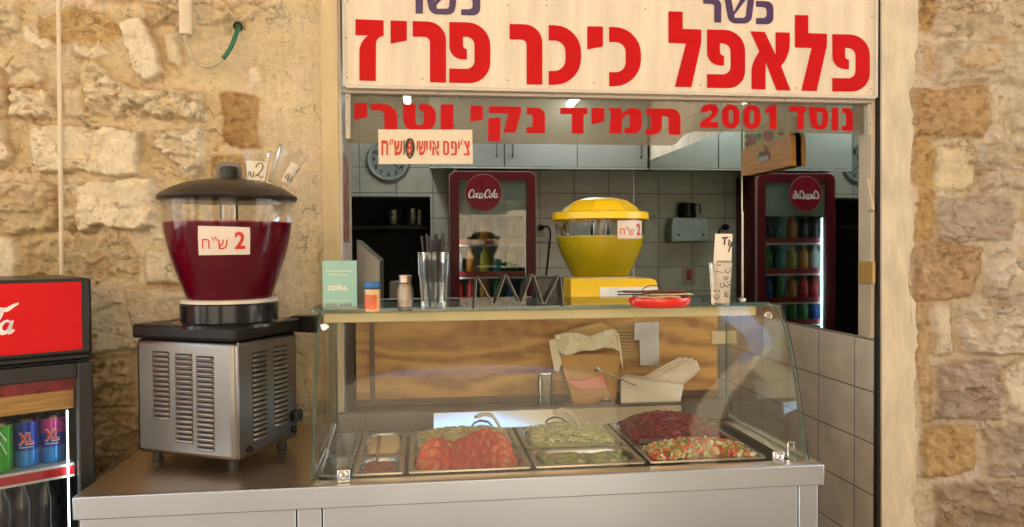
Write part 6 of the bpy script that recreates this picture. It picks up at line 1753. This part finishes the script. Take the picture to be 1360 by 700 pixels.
# dispenser box with jug, switch and sockets on the back wall
grey = pbr('dispenser_grey', (.36, .42, .41), .35)
def mx_(px):                                   # real X on the back wall of something seen mirrored at column px
    d = ray(px, 300); return 2 * XM - d.x / d.y * YB
def mz_(px, py):
    d = ray(px, py); return H + d.z / d.y * YB
xa_, xb_ = mx_(934), mx_(884)
t = thing('paper_dispenser', ((xa_ + xb_) / 2, YB - .06, mz_(908, 322)), 'grey box dispenser on the tiled back wall carrying a black jug', 'dispenser')
z0_, z1_ = mz_(908, 321), mz_(908, 290)
mb = MB(); mb.loft([[Vector((xa_, YB - .003, z0_)), Vector((xb_, YB - .003, z0_)), Vector((xb_, YB - .12, z0_)), Vector((xa_, YB - .12, z0_))], [Vector((xa_ + .0, YB - .003, z0_ + (z1_ - z0_) * .6)), Vector((xb_, YB - .003, z0_ + (z1_ - z0_) * .6)), Vector((xb_, YB - .12, z0_ + (z1_ - z0_) * .6)), Vector((xa_, YB - .12, z0_ + (z1_ - z0_) * .6))],
            [Vector((xa_ + .02, YB - .003, z1_)), Vector((xb_ - .02, YB - .003, z1_)), Vector((xb_ - .02, YB - .10, z1_)), Vector((xa_ + .02, YB - .10, z1_))]], cap0=True, cap1=True)
mb.build('box', grey, t, bevel=.006)
for x_ in (xa_ + .05, xb_ - .05):
    mb = MB(); T = Matrix.Translation((x_, YB - .121, z0_ + .045)) @ Matrix.Rotation(R(90), 4, 'X'); mb.lathe([(.008, 0), (.006, .006)], n=12, T=T); mb.build('lock_button', plas_b, t)
p = Vector(((xa_ + xb_) / 2, YB - .055, z1_ + .001))
t = thing('black_jug', p, 'black steel jug with a handle on top of the grey wall dispenser', 'jug')
mb = MB(); mb.lathe([(.058, 0), (.06, .005), (.055, .095), (.057, .10), (.05, .10), (.05, .01)], ctr=p, n=28); mb.build('body', pbr('jug_black', (.02, .02, .02), .25, .6), t)
mb = MB(); mb.tube([p + Vector((-.055, 0, .09)), p + Vector((-.09, 0, .092)), p + Vector((-.092, 0, .03))], .006, 8); mb.build('handle', plas_b, t)
x_ = mx_(914.5); z_ = mz_(914, 365)
t = thing('wall_switch', (x_, YB - .01, z_ - .06), 'cream wall switch with a red rocker on the back tiles', 'switch')
mb = MB(); mb.box(x_ - .045, x_ + .045, YB - .010, YB - .001, z_ - .065, z_ + .065); mb.build('plate', pbr('switch_cream', (.42, .33, .25), .4), t, bevel=.003)
mb = MB(); mb.box(x_ - .018, x_ + .018, YB - .018, YB - .0105, z_ - .035, z_ + .035); mb.build('rocker', pbr('switch_red', (.30, .03, .02), .4), t, bevel=.002)
x_ = P(718, 311, Y=YB).x; z_ = P(718, 311, Y=YB).z
t = thing('wall_socket', (x_, YB - .01, z_ - .04), 'grey wall socket beside the tall red cooler', 'socket')
mb = MB(); mb.box(x_ - .035, x_ + .035, YB - .012, YB - .001, z_ - .05, z_ + .05); mb.build('plate', pbr('socket_grey', (.45, .46, .44), .4), t, bevel=.003)
for s_ in (-.012, .012):
    mb = MB(); T = Matrix.Translation((x_ + s_, YB - .0125, z_ - .01)) @ Matrix.Rotation(R(90), 4, 'X'); mb.lathe([(.004, 0), (.004, .0008)], n=10, T=T); mb.build('pin_hole', plas_b2, t)
t = thing('power_plug', (x_, YB - .04, z_ + .03), 'black plug with a hanging cord beside the tall red cooler', 'plug')
mb = MB(); T = Matrix.Translation((x_, YB - .013, z_ + .045)) @ Matrix.Rotation(R(90), 4, 'X'); mb.lathe([(.022, 0), (.022, .02), (.014, .045), (.008, .05)], n=18, T=T); mb.build('body', plas_b, t)
mb = MB(); mb.tube(spline([Vector((x_, YB - .06, z_ + .045)), Vector((x_ + .035, YB - .075, z_ + .05)), Vector((x_ + .06, YB - .05, z_ + .0)), Vector((x_ + .05, YB - .02, z_ - .15)), Vector((x_ + .03, YB - .02, z_ - .35)), Vector((x_ + .03, YB - .02, z_ - .7))]), .006, 8); mb.build('cord', plas_b, t, ang=60)
# dark clutter standing on the cabinet beside the yellow dispenser
mb = MB(); q0, q1 = P(708, 398, Y=2.42), P(757, 366, Y=2.42)
mb.box(q0.x, q1.x, 2.36, 2.46, ZB + .001, q1.z); tag(mb.build('card_terminal', pbr('charcoal', (.03, .03, .03), .4), bevel=.006), 'dark boxy terminal standing left of the yellow dispenser', 'terminal')

# kitchen: shelf with pots, sloped steel hood side
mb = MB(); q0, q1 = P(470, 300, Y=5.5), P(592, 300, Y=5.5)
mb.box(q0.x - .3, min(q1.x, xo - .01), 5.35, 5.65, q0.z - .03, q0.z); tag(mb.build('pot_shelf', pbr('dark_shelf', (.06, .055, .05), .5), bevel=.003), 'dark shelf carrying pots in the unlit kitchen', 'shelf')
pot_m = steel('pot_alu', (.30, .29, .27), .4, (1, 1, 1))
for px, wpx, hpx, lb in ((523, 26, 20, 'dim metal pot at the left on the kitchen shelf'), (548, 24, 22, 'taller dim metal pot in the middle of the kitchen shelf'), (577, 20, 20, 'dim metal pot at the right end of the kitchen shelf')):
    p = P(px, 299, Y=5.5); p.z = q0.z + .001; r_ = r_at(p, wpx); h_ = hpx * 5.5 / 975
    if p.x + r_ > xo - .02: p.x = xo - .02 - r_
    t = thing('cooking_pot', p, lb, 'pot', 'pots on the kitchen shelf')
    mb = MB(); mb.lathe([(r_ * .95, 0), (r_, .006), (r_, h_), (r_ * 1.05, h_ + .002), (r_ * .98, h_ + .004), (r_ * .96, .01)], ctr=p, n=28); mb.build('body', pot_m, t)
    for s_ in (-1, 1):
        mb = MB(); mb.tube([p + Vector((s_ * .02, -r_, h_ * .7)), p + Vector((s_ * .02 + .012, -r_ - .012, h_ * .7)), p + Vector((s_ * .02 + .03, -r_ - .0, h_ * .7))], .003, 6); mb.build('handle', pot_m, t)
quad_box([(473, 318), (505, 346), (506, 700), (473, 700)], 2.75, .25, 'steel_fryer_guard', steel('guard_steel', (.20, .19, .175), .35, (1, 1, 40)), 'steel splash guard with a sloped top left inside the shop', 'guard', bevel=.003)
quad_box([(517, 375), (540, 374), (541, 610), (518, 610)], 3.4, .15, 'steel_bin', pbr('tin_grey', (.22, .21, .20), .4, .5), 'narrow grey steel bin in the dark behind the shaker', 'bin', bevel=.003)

# fluorescent tubes
tm = led('tube_light', (.95, 1.0, .93), 4.2)
for px, lb in ((541, 'fluorescent ceiling tube seen above the chips price sign'), (757, 'fluorescent ceiling tube seen at the middle of the glass strip')):
    ye = 4.56; x_ = P(px, 133, Y=ye).x; z_ = 2.36
    t = thing('tube_lamp', (x_, 3.8, 2.44), lb, 'lamp', 'fluorescent tubes on the shop ceiling')
    mb = MB(); mb.box(x_ - .04, x_ + .04, 3.9, ye + .02, 2.40, 2.468); mb.build('batten', pbr('lamp_white', (.6, .62, .6), .4), t, bevel=.003)
    mb = MB(); mb.tube([(x_, 3.92, z_ + .005), (x_, ye, z_ + .005)], .022, 14); mb.build('tube', tm, t)

# juice crate sign on the mirror
Xs = XM - .03
fx_ = lambda u, v, d=0: P(970 + u / 4.374, 140 + v / 4.374, X=Xs) + Vector((d, 0, 0))
t = thing('juice_sign', fx_(200, 400), 'orange crate shaped cardboard sign with fruit and an apple logo hung on the mirror', 'sign')
mb = MB(); mb.prism([[(72, 255), (330, 175), (352, 172), (356, 350), (330, 355), (95, 408), (62, 408), (66, 262)]], fx_, 0, .02); mb.build('crate_front', pbr('crate_wood', (.78, .36, .085), .5, var=.22, scale=7, stretch=(1, 1, 9)), t, bevel=.002)
mb = MB(); mb.prism([[(76, 140), (345, 60), (345, 172), (76, 253)]], fx_, .004, .018); mb.build('fruit_picture', pbr('fruit_yellow', (.66, .58, .08), .5, var=.3, scale=18), t)
mb = MB()
for (u, v, r_, mi) in ((120, 200, 26, 0), (215, 175, 28, 0), (290, 150, 20, 0), (160, 180, 16, 1), (96, 180, 12, 1), (250, 140, 12, 1), (95, 225, 14, 0)):
    mb.prism([ell(u, v, r_, r_ * 1.25, 0, 345, 15)], lambda a_, b_, d: fx_(a_, b_, .002), sides=False, mi=mi)
mb.build('fruit_print', [pbr('fruit_red', (.42, .05, .03), .5), pbr('leaf_green', (.06, .22, .03), .5)], t, smooth=False)
mb = MB()
fl2 = lambda a_, b_, d=0: fx_(a_, b_, -.0015)
mb.prism([ell(183, 302, 22, 34, 0, 345, 15)], fl2, sides=False, mi=1); mb.prism([ell(213, 294, 22, 34, 0, 345, 15)], fl2, sides=False, mi=0)
fl3 = lambda a_, b_, d=0: fx_(a_, b_, -.003)
mb.prism([[(170, 300), (226, 286), (226, 318), (170, 334)]], fl3, sides=False, mi=2); mb.prism([ell(205, 246, 7, 14, 0, 345, 15)], fl3, sides=False, mi=1)
mb.build('apple_logo', [pbr('fruit_red', (.42, .05, .03), .5), pbr('leaf_green', (.06, .22, .03), .5), pbr('logo_white', (.6, .55, .5), .5)], t, smooth=False)
